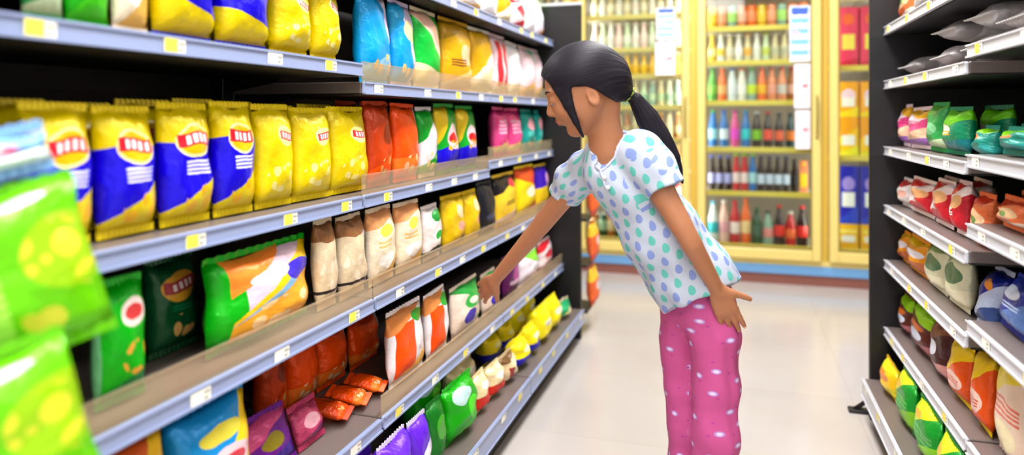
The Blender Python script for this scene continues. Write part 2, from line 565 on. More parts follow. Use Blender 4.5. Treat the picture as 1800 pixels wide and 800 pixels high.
D = {
    'blue_yellow': ('yellow and blue crisp bag with red logo',) + lay(YEL, BLUE, DYEL, .70, .0),
    'blue_yellow_far': ('yellow topped blue crisp bag', BLUE, [('a', .2, .6, YEL), ('b', -.2, .25, YEL), ('e', .5, .66, .24, .12, RED), ('v', .38, .63, .64, .7, 3, WHT)]),
    'all_yellow': ('plain yellow crisp bag with small red logo', YEL, [('c', .5, .26, .36, .16, 7, '#f4e68a'), ('e', .62, .70, .24, .11, '#f7ef9a'), ('r', .44, .655, .84, .745, '#d02a3a'), ('v', .48, .67, .8, .73, 4, '#fbf0f0')]),
    'dark_orange': ('dark orange foil snack bag', DORG, [('b', .3, .3, ORG), ('e', .6, .62, .18, .14, '#8a2c06'), ('c', .55, .2, .3, .14, 7, '#f2b06a')]),
    'orange': ('bright orange snack bag', ORG, [('b', .0, .28, '#ff7a20'), ('c', .55, .18, .38, .16, 7, '#f8c898'), ('r', .86, 0, 1, 1, '#c8c8d4')]),
    'orange_white': ('orange and white snack bag with green flash', WHT, [('r', .08, .05, .55, .82, ORG), ('a', .3, .86, '#f79a50'), ('e', .74, .86, .24, .09, GRN), ('b', .3, .16, '#ffc23c')]),
    'green_white': ('green and white snack bag', WHT, [('a', .5, .72, GRN), ('e', .72, .44, .22, .18, '#e9dff0'), ('b', .3, .26, GRN), ('c', .4, .2, .3, .14, 7, '#f4df9a')]),
    'green_yellow_blue': ('green, yellow and blue snack bag', GRN, [('b', .2, .42, BLUE), ('e', .55, .52, .3, .2, '#f3d6de'), ('a', 1.2, .98, '#f6d020'), ('e', .5, .5, .2, .08, RED), ('c', .5, .38, .3, .08, 7, DYEL)]),
    'pink_white': ('pale pink snack bag with dark red print', '#eebfd8', [('a', .2, .8, '#b73a80'), ('s', .2, .45, .8, .65, 3, '#a02060'), ('b', .2, .25, CREAM)]),
    'pink': ('bright pink snack bag', '#e9488f', [('s', .15, .4, .85, .75, 4, '#f7b9d6'), ('b', .2, .22, '#f2d68a'), ('a', 0, .86, '#c8206f')]),
    'teal': ('teal snack bag with pink circle', TEAL, [('e', .5, .66, .3, .17, '#f5a8b8'), ('s', .2, .32, .8, .46, 3, '#6fe0d8'), ('c', .5, .16, .4, .14, 7, '#f0dc80')]),
    'sky': ('sky blue snack bag', SKY, [('a', -2.2, 1.45, '#e8d8e8'), ('b', .2, .24, '#8cc8ee'), ('c', .6, .16, .36, .14, 7, '#f4cf7a'), ('e', .78, .62, .16, .2, '#f5c8e0')]),
    'sky_lilac': ('sky blue and lilac snack bag', '#d9cdf0', [('b', -1.6, .46, SKY), ('e', .55, .64, .26, .14, '#fbe0a4'), ('a', .6, .9, '#18a0d8'), ('c', .5, .14, .4, .12, 7, '#f4cf7a')]),
    'green_cream': ('bright green and cream snack bag', '#efe2c0', [('a', -.6, .66, '#e9b7a0'), ('b', -.8, .56, '#08bd3c'), ('b', -.2, .2, '#e9e0b0'), ('a', -1, .98, GRN)]),
    'gold': ('golden yellow snack bag', GOLD, [('e', .66, .5, .26, .16, '#f3c89a'), ('b', .3, .2, '#f2dc90'), ('a', .3, .85, '#b98a10'), ('s', .15, .3, .6, .42, 3, '#7c3a14')]),
    'gold_white': ('gold and white snack bag', '#f4efe2', [('a', .6, .48, GOLD), ('e', .5, .28, .3, .14, '#fbf6c8'), ('b', 0, .12, '#e8d89a')]),
    'red_stripe': ('red and white striped snack bag', '#f5d4da', [('v', .02, .1, .98, .9, 3, '#e52f3c'), ('b', .1, .12, '#f0e0bc')]),
    'white': ('white snack bag with pale grey print', '#f2f0f4', [('s', .2, .5, .8, .7, 3, '#c9c6d4'), ('b', .3, .25, '#fbfafc')]),
    'pink_green': ('pale pink snack bag with green corner', '#f0d2d8', [('a', -1, .95, '#3bbf92'), ('b', .3, .25, '#f0c25c'), ('e', .4, .5, .25, .15, '#f8eef4')]),
    'lime': ('large lime green crisp bag', LIME, [('e', .88, .56, .26, .24, '#94c80a'), ('c', .84, .56, .22, .2, 5, '#d4d432'), ('c', .78, .2, .24, .14, 5, '#cccf34'), ('e', .7, .93, .14, .03, '#c4ecd0'), ('s', .3, .08, .5, .6, 9, '#b4e860')]),
    'blue_red_top': ('pale blue bag with red label', '#7fb2ea', [('e', .4, .55, .4, .2, '#e83a5a'), ('e', .4, .55, .3, .12, '#fbd6dc'), ('b', .3, .28, '#e2f4f2')]),
    'green_tall': ('tall green crisp bag with golden crisps', '#06ac10', [('e', .62, .74, .26, .13, '#e9d2cc'), ('e', .62, .74, .18, .07, '#c83a3a'), ('c', .66, .34, .3, .16, 5, '#f6a93c'), ('b', .2, .16, '#0a8a3a'), ('r', 0, 0, .06, 1, '#79c98a')]),
    'dark_green': ('dark green crisp bag with red logo', '#07502c', [('e', .5, .72, .34, .17, '#d79a2c'), ('r', .2, .66, .82, .80, '#9a2430'), ('v', .28, .69, .74, .77, 4, '#f0d6d8'), ('c', .55, .26, .34, .14, 5, '#e7b46a'), ('s', .3, .42, .7, .5, 2, '#177a50')]),
    'green_multi': ('big green party bag with colourful print', '#0aab12', [('r', .22, .3, 1, .98, '#eac8da'), ('a', .8, .86, '#ff8a30'), ('b', .9, .62, '#ffcf10'), ('b', .7, .5, '#7fb6dc'), ('e', .78, .66, .18, .13, '#3a28c8'), ('e', .45, .72, .2, .08, '#f5e9f5'), ('b', .5, .42, '#f9b02c'), ('c', .6, .22, .4, .2, 6, '#ffd9a0'), ('r', 0, 0, .12, 1, '#0aab12')]),
    'brown_clear': ('clear bag of cream crackers with brown header', '#dcc7a4', [('a', 0, .78, '#8a5a34'), ('r', .78, 0, 1, .8, '#b9b3bd'), ('c', .4, .35, .36, .3, 5, '#ecdcc0'), ('r', 0, .14, .9, .18, '#2b2424')]),
    'cream': ('cream bread bag with yellow print', '#efdfc2', [('a', .2, .84, '#f6a76a'), ('e', .45, .72, .2, .09, '#f6e24e'), ('s', .15, .45, .6, .58, 2, '#e7c07a'), ('e', .5, .28, .34, .12, '#fbf6f0'), ('b', .5, .18, '#eebd5c')]),
    'green_small': ('small white bag with dark green leaves', '#efe4e4', [('e', .6, .84, .3, .12, '#0c8a34'), ('e', .6, .42, .28, .1, '#0ba03c'), ('b', .3, .26, '#1d3328'), ('e', .55, .3, .2, .08, '#f6f2ea')]),
    'yellow_small': ('mustard yellow snack bag', '#e6bf10', [('e', .6, .72, .2, .14, '#f3dcae'), ('e', .6, .4, .16, .1, '#f0a890'), ('b', .3, .1, '#6c4a10')]),
    'black_pack': ('black snack bag', '#1a1c26', [('e', .5, .3, .3, .08, '#3b3f60'), ('b', 0, .12, '#55586e')]),
    'black_yellow': ('yellow snack bag with black and red top', '#f2c92e', [('a', .3, .76, '#18141a'), ('e', .7, .82, .16, .1, '#e0324a'), ('s', .3, .36, .8, .46, 2, '#2a1a10'), ('b', .2, .2, '#f2d4b8')]),
    'orange_yellow': ('orange topped yellow snack bag', '#f6d80e', [('a', -.3, .66, '#f3541c'), ('e', .55, .46, .2, .12, '#fff7d8'), ('b', .3, .14, '#d9641c')]),
    'purple_yellow': ('purple topped yellow snack bag', '#f4cf18', [('a', .1, .5, '#3c12b4'), ('e', .72, .66, .16, .2, '#e8a8dc'), ('b', .3, .12, '#c86a14')]),
    'deep_purple': ('deep purple snack bag', '#54104e', [('e', .6, .5, .28, .2, '#b03c94'), ('s', .2, .25, .8, .36, 2, '#e8cfe0')]),
    'white_lime': ('white snack bag with lime corner', '#ece2ee', [('a', -.8, .8, '#8be03a'), ('e', .6, .45, .2, .2, '#f9f4fa'), ('b', .4, .12, '#f6b070')]),
    'red_white': ('red and white snack bag', '#f2dfe2', [('a', .3, .84, '#d21a2c'), ('b', .3, .2, '#d81f28'), ('e', .5, .55, .3, .14, '#e8384a'), ('s', .25, .32, .75, .46, 3, '#d4343f')]),
    'green_swirl': ('white snack bag with green swirl and blue spot', '#f0dccb', [('a', -.5, .74, '#12a83e'), ('e', .6, .62, .3, .16, '#14b23c'), ('e', .6, .62, .16, .08, '#f2e6dc'), ('e', .45, .3, .24, .15, '#2412b8'), ('b', .3, .1, '#35b04a')]),
    'blue_big': ('big sky blue crisp bag with yellow print', '#1690d8', [('b', 1.2, .5, '#f4d018'), ('e', .55, .5, .34, .15, '#f2c9cf'), ('e', .55, .5, .24, .08, '#d83a46'), ('c', .4, .2, .4, .16, 5, '#fbe27a'), ('e', .5, .78, .26, .08, '#ecde4a')]),
    'yellow_mix': ('yellow and orange crisp bag', '#f0bc12', [('a', 1, .7, '#d4551a'), ('c', .5, .4, .4, .3, 5, '#f6e08c')]),
    'purple_pink': ('purple and pink sweet bag', '#6a1488', [('a', .5, .7, '#d24a82'), ('e', .5, .48, .24, .16, '#8a7a1c'), ('b', .3, .22, '#3a0f8e')]),
    'pink_dark': ('dark pink sweet bag', '#b83a62', [('e', .5, .5, .3, .2, '#e6a6b4'), ('b', .4, .2, '#7a1460')]),
    'purple_white': ('purple and white crisp bag', '#e9e2f2', [('a', .4, .52, '#6424d4'), ('c', .5, .2, .4, .16, 6, '#f2b93a'), ('e', .5, .42, .22, .09, '#f8f5fb')]),
    'green_leaf': ('glossy green crisp bag', '#12a808', [('e', .35, .82, .26, .14, '#bfe2e0'), ('b', .6, .3, '#3ecb0c'), ('e', .6, .5, .2, .2, '#48dc10')]),
    'green_dark2': ('deep green crisp bag', '#0b6f1a', [('e', .5, .6, .3, .2, '#46a428'), ('b', .3, .2, '#2e9a1c')]),
    'red_cream': ('cream snack bag with red lower half', '#f0dca8', [('b', .2, .5, '#e02a10'), ('e', .5, .72, .3, .12, '#f6f0e6'), ('b', .2, .12, '#f2d2b2')]),
    'cream_red2': ('cream and dark red snack bag', '#e7cfa0', [('r', .2, .1, .45, .6, '#a81f22'), ('e', .65, .6, .2, .2, '#f7e7c2'), ('a', .2, .86, '#6e4c28')]),
    'yellow_blue_low': ('yellow snack bag with blue lower half', '#f6e010', [('b', .1, .42, '#1f18b8'), ('b', .5, .12, '#14a06a'), ('e', .5, .66, .22, .1, '#fbf7c0')]),
    'yellow_spot': ('yellow snack bag with white spot', '#f4e30c', [('e', .5, .6, .26, .13, '#fbf8da'), ('c', .5, .26, .36, .14, 6, '#e9c212')]),
    'green_pink': ('green and pale snack bag', '#e6cfae', [('a', .9, .5, '#1aa868'), ('e', .4, .3, .2, .1, '#e8dc78')]),
    'magenta_white': ('white and magenta sweet bag', '#f4dce8', [('a', -.2, .82, '#f0b414'), ('b', .3, .6, '#e04a86'), ('b', .3, .36, '#f6c8a6'), ('b', .1, .16, '#9a64b8'), ('s', .15, .5, .85, .68, 3, '#c81a72')]),
    'green_pouch': ('plain green pouch', '#2f9c4c', [('a', .3, .8, '#5fb43a'), ('e', .5, .45, .3, .16, '#7cc58c'), ('b', .2, .14, '#c8dcae')]),
    'green_teal': ('green and teal pouch with yellow band', '#0e8a5e', [('a', .3, .62, '#6ccc12'), ('e', .3, .5, .3, .14, '#f2e6da'), ('s', .1, .34, .6, .48, 2, '#f3b23a'), ('b', .2, .22, '#0f7a80')]),
    'teal_red': ('teal pouch with lime top', '#148272', [('a', .3, .78, '#7cc814'), ('e', .4, .6, .26, .1, '#f0783a'), ('b', .3, .22, '#2e9c96')]),
    'green_red': ('white snack pack with green side and red print', '#efe6e4', [('r', 0, 0, .4, .45, '#18a038'), ('a', .3, .74, '#d84848'), ('e', .65, .45, .26, .18, '#f4b6a6')]),
    'red_noodle': ('red and white noodle pack', '#efd9d6', [('b', .8, .42, '#cf2030'), ('e', .6, .64, .3, .16, '#f2b078'), ('a', .5, .86, '#e2362c'), ('s', .15, .3, .6, .4, 2, '#ffffff')]),
    'orange_noodle': ('orange noodle pack with green garnish', '#e8703c', [('e', .5, .5, .36, .22, '#f2c494'), ('e', .5, .48, .16, .1, '#6f9a4c'), ('a', .3, .84, '#d3361c'), ('b', .2, .14, '#f0dcc8')]),
    'orange_white_r': ('orange snack pack with white label', '#e9961a', [('e', .6, .6, .34, .14, '#ece8f2'), ('b', .2, .3, '#c96a3a'), ('a', .2, .86, '#f2c416')]),
    'cream_green': ('cream pack with muted green print', '#dad8b4', [('e', .55, .6, .36, .2, '#5b7f5c'), ('b', .2, .26, '#efe8c4'), ('a', .3, .86, '#9ab46c')]),
    'navy': ('navy blue snack pack with white print', '#1a2c96', [('e', .4, .72, .3, .14, '#cdd6ee'), ('b', .8, .3, '#5b7cbc'), ('s', .2, .36, .8, .48, 2, '#b7c9ee')]),
    'navy_pale': ('pale blue snack pack with navy corner', '#b9c6e4', [('a', .7, .5, '#12218c'), ('e', .6, .72, .18, .1, '#e6882c'), ('b', .4, .2, '#38508c')]),
    'lime_brown': ('brown snack pack with lime top', '#5a241c', [('a', -.3, .8, '#9adc12'), ('e', .5, .38, .3, .13, '#cfd6ea'), ('e', .5, .6, .3, .1, '#c8641e'), ('b', .2, .16, '#b86a70')]),
    'chocolate': ('dark chocolate brown snack pack', '#43191c', [('e', .4, .5, .28, .16, '#dfe0ee'), ('a', .4, .72, '#7a3a28'), ('b', .2, .2, '#c78a84')]),
    'yellow_orange': ('yellow and orange noodle pack', '#f2c80e', [('b', .6, .56, '#e9540e'), ('e', .55, .32, .34, .16, '#efc8b8'), ('s', .2, .24, .8, .36, 3, '#c84636')]),
    'beige_red': ('beige rice cracker pack with red lines', '#e8cdb4', [('a', .4, .72, '#ecd23a'), ('s', .1, .4, .9, .6, 4, '#dd6a5a'), ('e', .5, .24, .34, .14, '#f0e2b2')]),
    'green_low': ('green and yellow seaweed pack', '#0c8c26', [('a', .8, .76, '#c8d81a'), ('s', .1, .3, .9, .6, 3, '#45b83c'), ('b', .5, .22, '#7fc418'), ('e', .3, .78, .2, .08, '#f0b41a')]),
    'yellow_low': ('yellow and orange seaweed pack', '#f2c010', [('e', .5, .6, .3, .2, '#e9821c'), ('b', .3, .25, '#f4e02e'), ('a', .3, .84, '#e6e31c')]),
    'grey_pack': ('pale grey plastic wrapped pack', '#efedee', [('s', .2, .3, .6, .5, 2, '#dcae7c'), ('e', .5, .75, .3, .1, '#e8e6ea'), ('b', .2, .2, '#b9b4b6')]),
    'orange_red_hang': ('orange and red hanging snack bag', '#ee6a34', [('a', .2, .72, '#f6c83a'), ('e', .5, .5, .3, .14, '#f4d8d8'), ('b', .3, .24, '#d8443c')]),
    'gray_back': ('dark red snack bag in shade', '#5a1420', [('e', .5, .5, .3, .2, '#8a2c34')]),
}
MATS = {}


def dmat(k):
    if k not in MATS:
        MATS[k] = design_mat('printed_' + k, D[k][1], D[k][2])
    return MATS[k]


def seal_mat(k):
    kk = 'seal_' + k
    if kk not in MATS:
        MATS[kk] = mat(kk, D[k][1], 0.3, 0.25)
    return MATS[kk]


def bag_mesh(w, h, t, m, seed, nu=12, nv=16, seal=0.011):
    """pillow bag standing on its lower seal: local x across, z up, front towards -y"""
    rnd = random.Random(seed)
    ph = [rnd.uniform(0, 6.28) for _ in range(8)]
    bulge = rnd.uniform(-0.08, 0.08)
    vs, fs, uvs = [], [], []
    H = h - 2 * seal
    for j in range(nv + 1):
        v = j / nv
        bb = 2 * v - 1
        pin = 1 - 0.045 * (1 - bb * bb) + 0.012 * math.sin(ph[0] + 9 * v)
        ends = max(0.0, 1 - abs(bb) ** 3.2) ** 0.62
        shp = ends * (1 + bulge * bb - 0.10 * bb)
        row = []
        for i in range(nu + 1):
            row.append((i, -1))
        for i in range(nu - 1, 0, -1):
            row.append((i, 1))
        for (i, sd) in row:
            a = 2 * i / nu - 1
            d = t / 2 * shp * max(0.0, 1 - abs(a) ** 2.4) ** 0.6
            cr = abs(bb) ** 2 * 0.05 * t * math.sin(a * 13 + ph[1]) + 0.03 * t * math.sin(a * 5 + v * 8 + ph[2]) + \
                0.025 * t * math.sin(a * 3 - v * 14 + ph[3])
            if i in (0, nu):
                cr = 0
            yy = sd * (d + cr * ends ** 0.5 * (1 if sd < 0 else 0.6)) + (0.0012 * sd if d < 0.001 else 0)
            zc = seal + H * v + 0.004 * math.sin(a * 4 + ph[4]) * (1 if v > .5 else 0) * v
            vs.append((a * w / 2 * pin, yy, zc))
            uvs.append((i / nu, v) if sd < 0 else (i / nu, v))
    n = 2 * nu
    for j in range(nv):
        for i in range(n):
            k = (i + 1) % n
            fs.append((j * n + i, j * n + k, (j + 1) * n + k, (j + 1) * n + i))
    fs.append(tuple(range(n - 1, -1, -1)))
    fs.append(tuple(nv * n + i for i in range(n)))
    me = bpy.data.meshes.new('crisp_bag')
    me.from_pydata(vs, [], fs)
    me.materials.append(m)
    uvl = me.uv_layers.new(name='UVMap')
    li = np.zeros(len(me.loops), dtype=np.int32)
    me.loops.foreach_get('vertex_index', li)
    uvl.data.foreach_set('uv', np.array(uvs, dtype=np.float32)[li].ravel())
    me.polygons.foreach_set('use_smooth', [True] * len(fs))
    me.update()
    return me


def seal_mesh(w, h, m, top):
    """crimped strip, jagged free edge"""
    n = 22
    vs, fs = [], []
    for i in range(n + 1):
        x = (i / n - 0.5) * w
        y = 0.0012 * (1 if i % 2 else -1)
        e = h + (0.0015 if i % 2 else -0.0005)
        a, bq = (0, e) if top else (h + 0.001 - e if e > h else 0.0, h + 0.001)
        vs += [(x, y - 0.0008, a), (x, y + 0.0008, a), (x, y - 0.0008, bq), (x, y + 0.0008, bq)]
    for i in range(n):
        k = i * 4
        fs += [(k, k + 4, k + 6, k + 2), (k + 1, k + 3, k + 7, k + 5), (k, k + 1, k + 5, k + 4), (k + 2, k + 6, k + 7, k + 3)]
    fs += [(0, 2, 3, 1), (n * 4, n * 4 + 1, n * 4 + 3, n * 4 + 2)]
    me = bpy.data.meshes.new('seal')
    me.from_pydata(vs, [], fs)
    me.materials.append(m)
    me.update()
    return me


SEED = [0]


def bag(key, w, h, t, loc, rz, label, group, lean=0.06, roll=0.0, cat='snack bag', name='snack_bag', pitch=None):
    SEED[0] += 1
    o = link(name, bag_mesh(w, h, t, dmat(key), SEED[0]), None, loc, (-lean if pitch is None else pitch, roll, rz))
    tag(o, label, cat, group)
    link('bottom_seal', seal_mesh(w * 0.99, 0.011, seal_mat(key), False), o, (0, 0, 0))
    link('top_seal', seal_mesh(w * 0.99, 0.011, seal_mat(key), True), o, (0, 0, h - 0.0115))
    return o


def row(side, where, items, ztop, zlimit, fx, back=0.045, group=None, t=0.06, behind=(), yr=None):
    """items = [(design, px0, px1, top_y or height, optional extra)] standing on one shelf, read left to right"""
    s = 1 if side == 'left' else -1
    for n, it in enumerate(items):
        key, p0, p1, top = it[:4]
        ex = it[4] if len(it) > 4 else {}
        xb = fx - s * (max(back, min(ex.get('t', t), 0.09) / 2 + 0.022) + ex.get('in', 0))
        ya, da = on_x(p0, xb)
        yb, db = on_x(p1, xb)
        if side == 'left':
            lo, hi = yr or (0.605, 3.28)
        else:
            lo, hi = (1.83, 2.705) if (ya + yb) / 2 > 1.818 else (0.93, 1.805)
            ya, yb = yb, ya
        ya, yb = max(ya, lo), min(yb, hi)
        ym, dm = (ya + yb) / 2, (da + db) / 2
        zt = ztop(ym) if callable(ztop) else ztop
        wd = abs(yb - ya) * 0.985
        h = (z_at(top, dm) - zt) if top > -900 else -(top + 1000)
        zl = zlimit(ym) if callable(zlimit) else zlimit
        if wd < 0.03:
            continue
        h = min(h, zl - zt - 0.008)
        h = max(h, 0.06)
        th = min(ex.get('t', t), wd * 0.62)
        desc = D[key][0]
        lab = '%s, %s from left, %s rack %s' % (desc, ORD[n], side, where)
        bag(key, wd, h, th, (xb, ym, zt + 0.0035), s * PI / 2 + random.uniform(-0.05, 0.05), lab,
            group or ('snack bags on the %s rack, %s' % (side, where)), ex.get('lean', 0.05), ex.get('roll', random.uniform(-0.015, 0.015)))
        if n in behind:
            lab = '%s behind %s from left, %s rack %s' % (desc.split(' with ')[0], ORD[n], side, where)
            bag(key, wd * 0.96, min(h * 1.03, zl - zt - 0.008), th, (xb - s * max(0.085, th + 0.028), ym + 0.01, zt + 0.0035), s * PI / 2 + random.uniform(-0.08, 0.08), lab,
                group or ('snack bags on the %s rack, %s' % (side, where)), 0.04)


R_ = 0.015
# top shelf (Z) far bay
row('left', 'top shelf', [('cream', 800, 838, -22), ('white', 840, 868, -30), ('gold_white', 870, 893, -20), ('red_white', 896, 916, -10),
                          ('white', 918, 936, -8), ('white_lime', 937, 955, 0)], ZZ + R_, 1.62, XU, t=0.07)
row('left', 'second shelf', [('green_pouch', 38, 108, -1195), ('green_leaf', 112, 190, -1195), ('cream', 195, 258, -1195),
                             ('blue_yellow_far', 262, 372, -1215), ('blue_yellow_far', 376, 466, -1215), ('all_yellow', 472, 538, -30),
                             ('all_yellow', 542, 610, -25)],
    ZA1 + R_, ZZ - 0.02, XU, t=0.08, behind=(3, 4, 5, 6), yr=(.605, 1.472))
row('left', 'second shelf past joint', [('sky', 628, 682, -18), ('sky_lilac', 685, 722, -2), ('green_cream', 724, 772, 12), ('gold', 776, 824, 30),
                             ('gold_white', 828, 862, 44), ('red_stripe', 864, 888, 58), ('white', 890, 912, 76), ('pink_green', 914, 936, 84),
                             ('pink_green', 938, 955, 90)],
    ZA2 + R_, ZZ - 0.02, XU, t=0.07, yr=(1.488, 3.28))
row('left', 'third shelf', [('blue_yellow', 30, 160, 184), ('blue_yellow', 164, 272, 190), ('blue_yellow', 276, 370, 184), ('blue_yellow', 373, 443, 182),
                            ('all_yellow', 447, 510, 186), ('all_yellow', 513, 577, 192), ('all_yellow', 580, 640, 190), ('dark_orange', 643, 684, 180),
                            ('orange', 688, 732, 184), ('green_white', 735, 762, 190), ('green_yellow_blue', 765, 802, 182), ('green_yellow_blue', 805, 833, 188),
                            ('pink_white', 836, 855, 196)],
    ZB + R_, lambda y: (ZA1 if y < 1.48 else ZA2) - 0.02, XU, t=0.065, behind=(0, 1, 2, 3, 4, 5, 6, 7, 8), yr=(.605, 2.372))
row('left', 'third shelf past joint', [('pink', 866, 888, 190), ('pink', 890, 912, 192), ('teal', 915, 937, 194), ('teal', 940, 962, 196)],
    ZB3 + R_, ZA2 - 0.02, XU, t=0.065, yr=(2.388, 3.28))
row('left', 'fourth shelf', [('green_tall', 165, 252, 492, {'t': .07}), ('dark_green', 258, 345, 452, {'in': .10}), ('green_multi', 352, 545, 434, {'t': .09}),
                             ('brown_clear', 556, 590, 384), ('brown_clear', 594, 640, 380), ('cream', 645, 692, 366), ('cream', 695, 738, 356),
                             ('green_small', 741, 772, 362), ('yellow_small', 778, 812, 344), ('yellow_small', 815, 838, 336), ('black_pack', 841, 866, 320),
                             ('black_yellow', 869, 904, 306, {'t': .06}), ('orange_yellow', 907, 938, 292), ('purple_yellow', 941, 975, 288)],
    ZC + R_, lambda y: (ZB if y < 2.38 else ZB3) - 0.02, XC, t=0.06)
row('left', 'fifth shelf', [('yellow_mix', 150, 290, 772, {'t': .07}), ('blue_big', 296, 432, 706, {'t': .09}), ('purple_pink', 440, 520, 728, {'in': .03, 'lean': .35, 't': .04}),
                            ('pink_dark', 524, 572, 706, {'in': .03, 'lean': .35, 't': .04}), ('dark_orange', 450, 500, 600, {'in': .165}), ('orange', 503, 552, 590, {'in': .165}), ('orange', 555, 606, 575, {'in': .165}),
                            ('orange', 612, 664, 556, {'in': .165}), ('orange_white', 682, 742, 538), ('orange_white', 746, 786, 512), ('green_swirl', 790, 842, 496),
                            ('green_swirl', 846, 872, 478), ('deep_purple', 884, 908, 448), ('white_lime', 911, 942, 444), ('red_white', 945, 975, 420)],
    ZD + R_, ZC - 0.02, XD, t=0.06)
row('left', 'bottom shelf', [('purple_pink', 600, 660, 780), ('purple_white', 664, 716, 738), ('purple_white', 720, 750, 734), ('green_dark2', 753, 777, 700, {'t': .07}), ('green_leaf', 782, 828, 668, {'t': .09}),
                             ('red_cream', 832, 852, 656), ('red_cream', 855, 876, 640), ('cream_red2', 878, 898, 622), ('yellow_blue_low', 900, 920, 594),
                             ('yellow_blue_low', 922, 938, 570), ('yellow_spot', 940, 958, 540), ('yellow_spot', 960, 976, 522), ('green_pink', 978, 992, 530), ('green_pink', 995, 1008, 540)],
    ZE + R_, ZD - 0.02, LB, t=0.09, back=0.06, behind=(1, 4, 5, 6, 8, 9, 10, 11))
# small orange bags lying low in front of the orange ones
for k in range(3):
    x0 = -0.835
    yy = 1.44 + 0.085 * k
    bag('orange' if k > 0 else 'dark_orange', 0.075, 0.10, 0.03, (x0, yy, ZD + R_ + 0.018 + 0.0), PI / 2 + 0.3,
        'small orange snack bag lying flat, %s from left, fifth shelf of left rack' % ORD[k], 'small orange bags lying on the fifth shelf', pitch=-1.35)

# lime green bags on a hanging clip strip at the near left corner
HX, HY = -0.72, 0.53
st = empty('clip_strip', (HX, HY, 0.3), label='pale plastic clip strip hanging at the near end of left rack', cat='hanging strip')
b = MB()
b.box(-0.07, 0.0, 0.02, -0.05, 0.012, 0.8, 0, 0.002)
b.build('strip', M_RAILW, st)
hk = MB()
hk.tube([(-0.06, 0.006, 0.8), (-0.06, 0.006, 0.84), (-0.075, 0.012, 0.85), (-0.1, 0.016, 0.845)], 0.003)
hk.build('hook', M_RAILW, st)
LG = 'lime crisp bags at the near left corner'
for (key, w_, h_, px, pt, pb, D_, rz, lab) in (
        ('lime', 0.185, 0.20, 40, 328, 640, 0.74, 1.05, 'large lime green crisp bag, upper of the two at the left edge'),
        ('lime', 0.185, 0.20, 8, 622, 950, 0.67, 1.0, 'large lime green crisp bag, lower of the two at the left edge'),
        ('blue_red_top', 0.13, 0.15, -26, 232, 326, 0.74, 1.05, 'pale blue and red snack bag above the lime green bags')):
    p = P(px, pb, D_)
    ztp = z_at(pt, D_)
    bag(key, w_, ztp - p.z, 0.055, p, rz, lab, LG, lean=0.10, roll=-0.24, cat='snack bag')


# ------------------------------------------------------------------ right rack
def rz_(k):
    return lambda y: (RZ[k] if y > 1.818 else RZN[k]) + R_


def rl_(k):
    return lambda y: (RZ[k] if y > 1.818 else RZN[k]) - 0.02


# on the right rack the order in the picture runs from the far end (left) to the near end (right)
def rrow(where, k, items, **kw):
    row('right', where, items, rz_(k), (lambda y: 1.58) if k == 0 else rl_(k - 1), RB if k == 6 else RX, **kw)


rrow('top shelf', 0, [('orange_noodle', 1578, 1612, -30), ('grey_pack', 1615, 1660, -40), ('gold_white', 1664, 1708, -60)])
rrow('third shelf', 2, [('magenta_white', 1572, 1602, 186), ('magenta_white', 1604, 1636, 190), ('green_pouch', 1639, 1664, 182),
                        ('green_teal', 1667, 1706, 190), ('teal_red', 1720, 1762, 222, {'lean': .2}), ('teal_red', 1766, 1815, 232, {'lean': .2})], behind=(3, 4))
rrow('fourth shelf', 3, [('green_red', 1572, 1604, 312), ('red_noodle', 1607, 1642, 316), ('red_noodle', 1645, 1680, 318), ('red_noodle', 1683, 1706, 320),
                         ('orange_noodle', 1720, 1762, 344), ('orange_noodle', 1766, 1815, 350)], behind=(1, 2, 4))
rrow('fifth shelf', 4, [('orange_white_r', 1574, 1600, 404), ('orange_white_r', 1603, 1632, 420), ('cream_green', 1635, 1668, 430),
                        ('cream_green', 1671, 1706, 440), ('navy_pale', 1718, 1752, 470, {'lean': .3}), ('navy', 1756, 1815, 490, {'lean': .3})])
rrow('sixth shelf', 5, [('lime_brown', 1576, 1606, 514), ('lime_brown', 1609, 1640, 540), ('chocolate', 1643, 1674, 566), ('yellow_orange', 1677, 1708, 600),
                        ('yellow_orange', 1718, 1752, 610), ('beige_red', 1756, 1815, 625)], behind=(1, 2, 3))
rrow('bottom shelf', 6, [('yellow_low', 1556, 1578, 640), ('green_low', 1582, 1612, 652), ('green_low', 1616, 1652, 668), ('green_low', 1656, 1700, 694),
                         ('yellow_low', 1716, 1752, 730), ('beige_red', 1756, 1815, 740)], back=0.06, behind=(1, 2, 3))
# flat plastic-wrapped packs piled on the second shelf of the right rack
k = 0
for (px, n) in ((1610, 1), (1668, 2), (1740, 2), (1806, 1)):
    for q in range(n):
        xb = RX + 0.03 + 0.012 * q
        yy, dd = on_x(px, RX + 0.06)
        zt = (RZ[1] if yy > 1.818 else RZN[1]) + R_ + 0.004
        if abs(yy - 1.818) < 0.1:
            yy = 1.818 + math.copysign(0.1, yy - 1.818)
        bag('grey_pack', 0.17, 0.24, 0.062, (xb, yy + random.uniform(-.008, .008), zt + 0.034 + 0.073 * q), -PI / 2 + random.uniform(-.06, .06),
            'pale wrapped pack, %s up in %s pile from left, right rack second shelf' % (ORD[q], ORD[k]), 'wrapped packs piled on the right rack',
            pitch=-PI / 2 + 0.02, name='wrapped_pack', cat='wrapped pack')
    k += 1

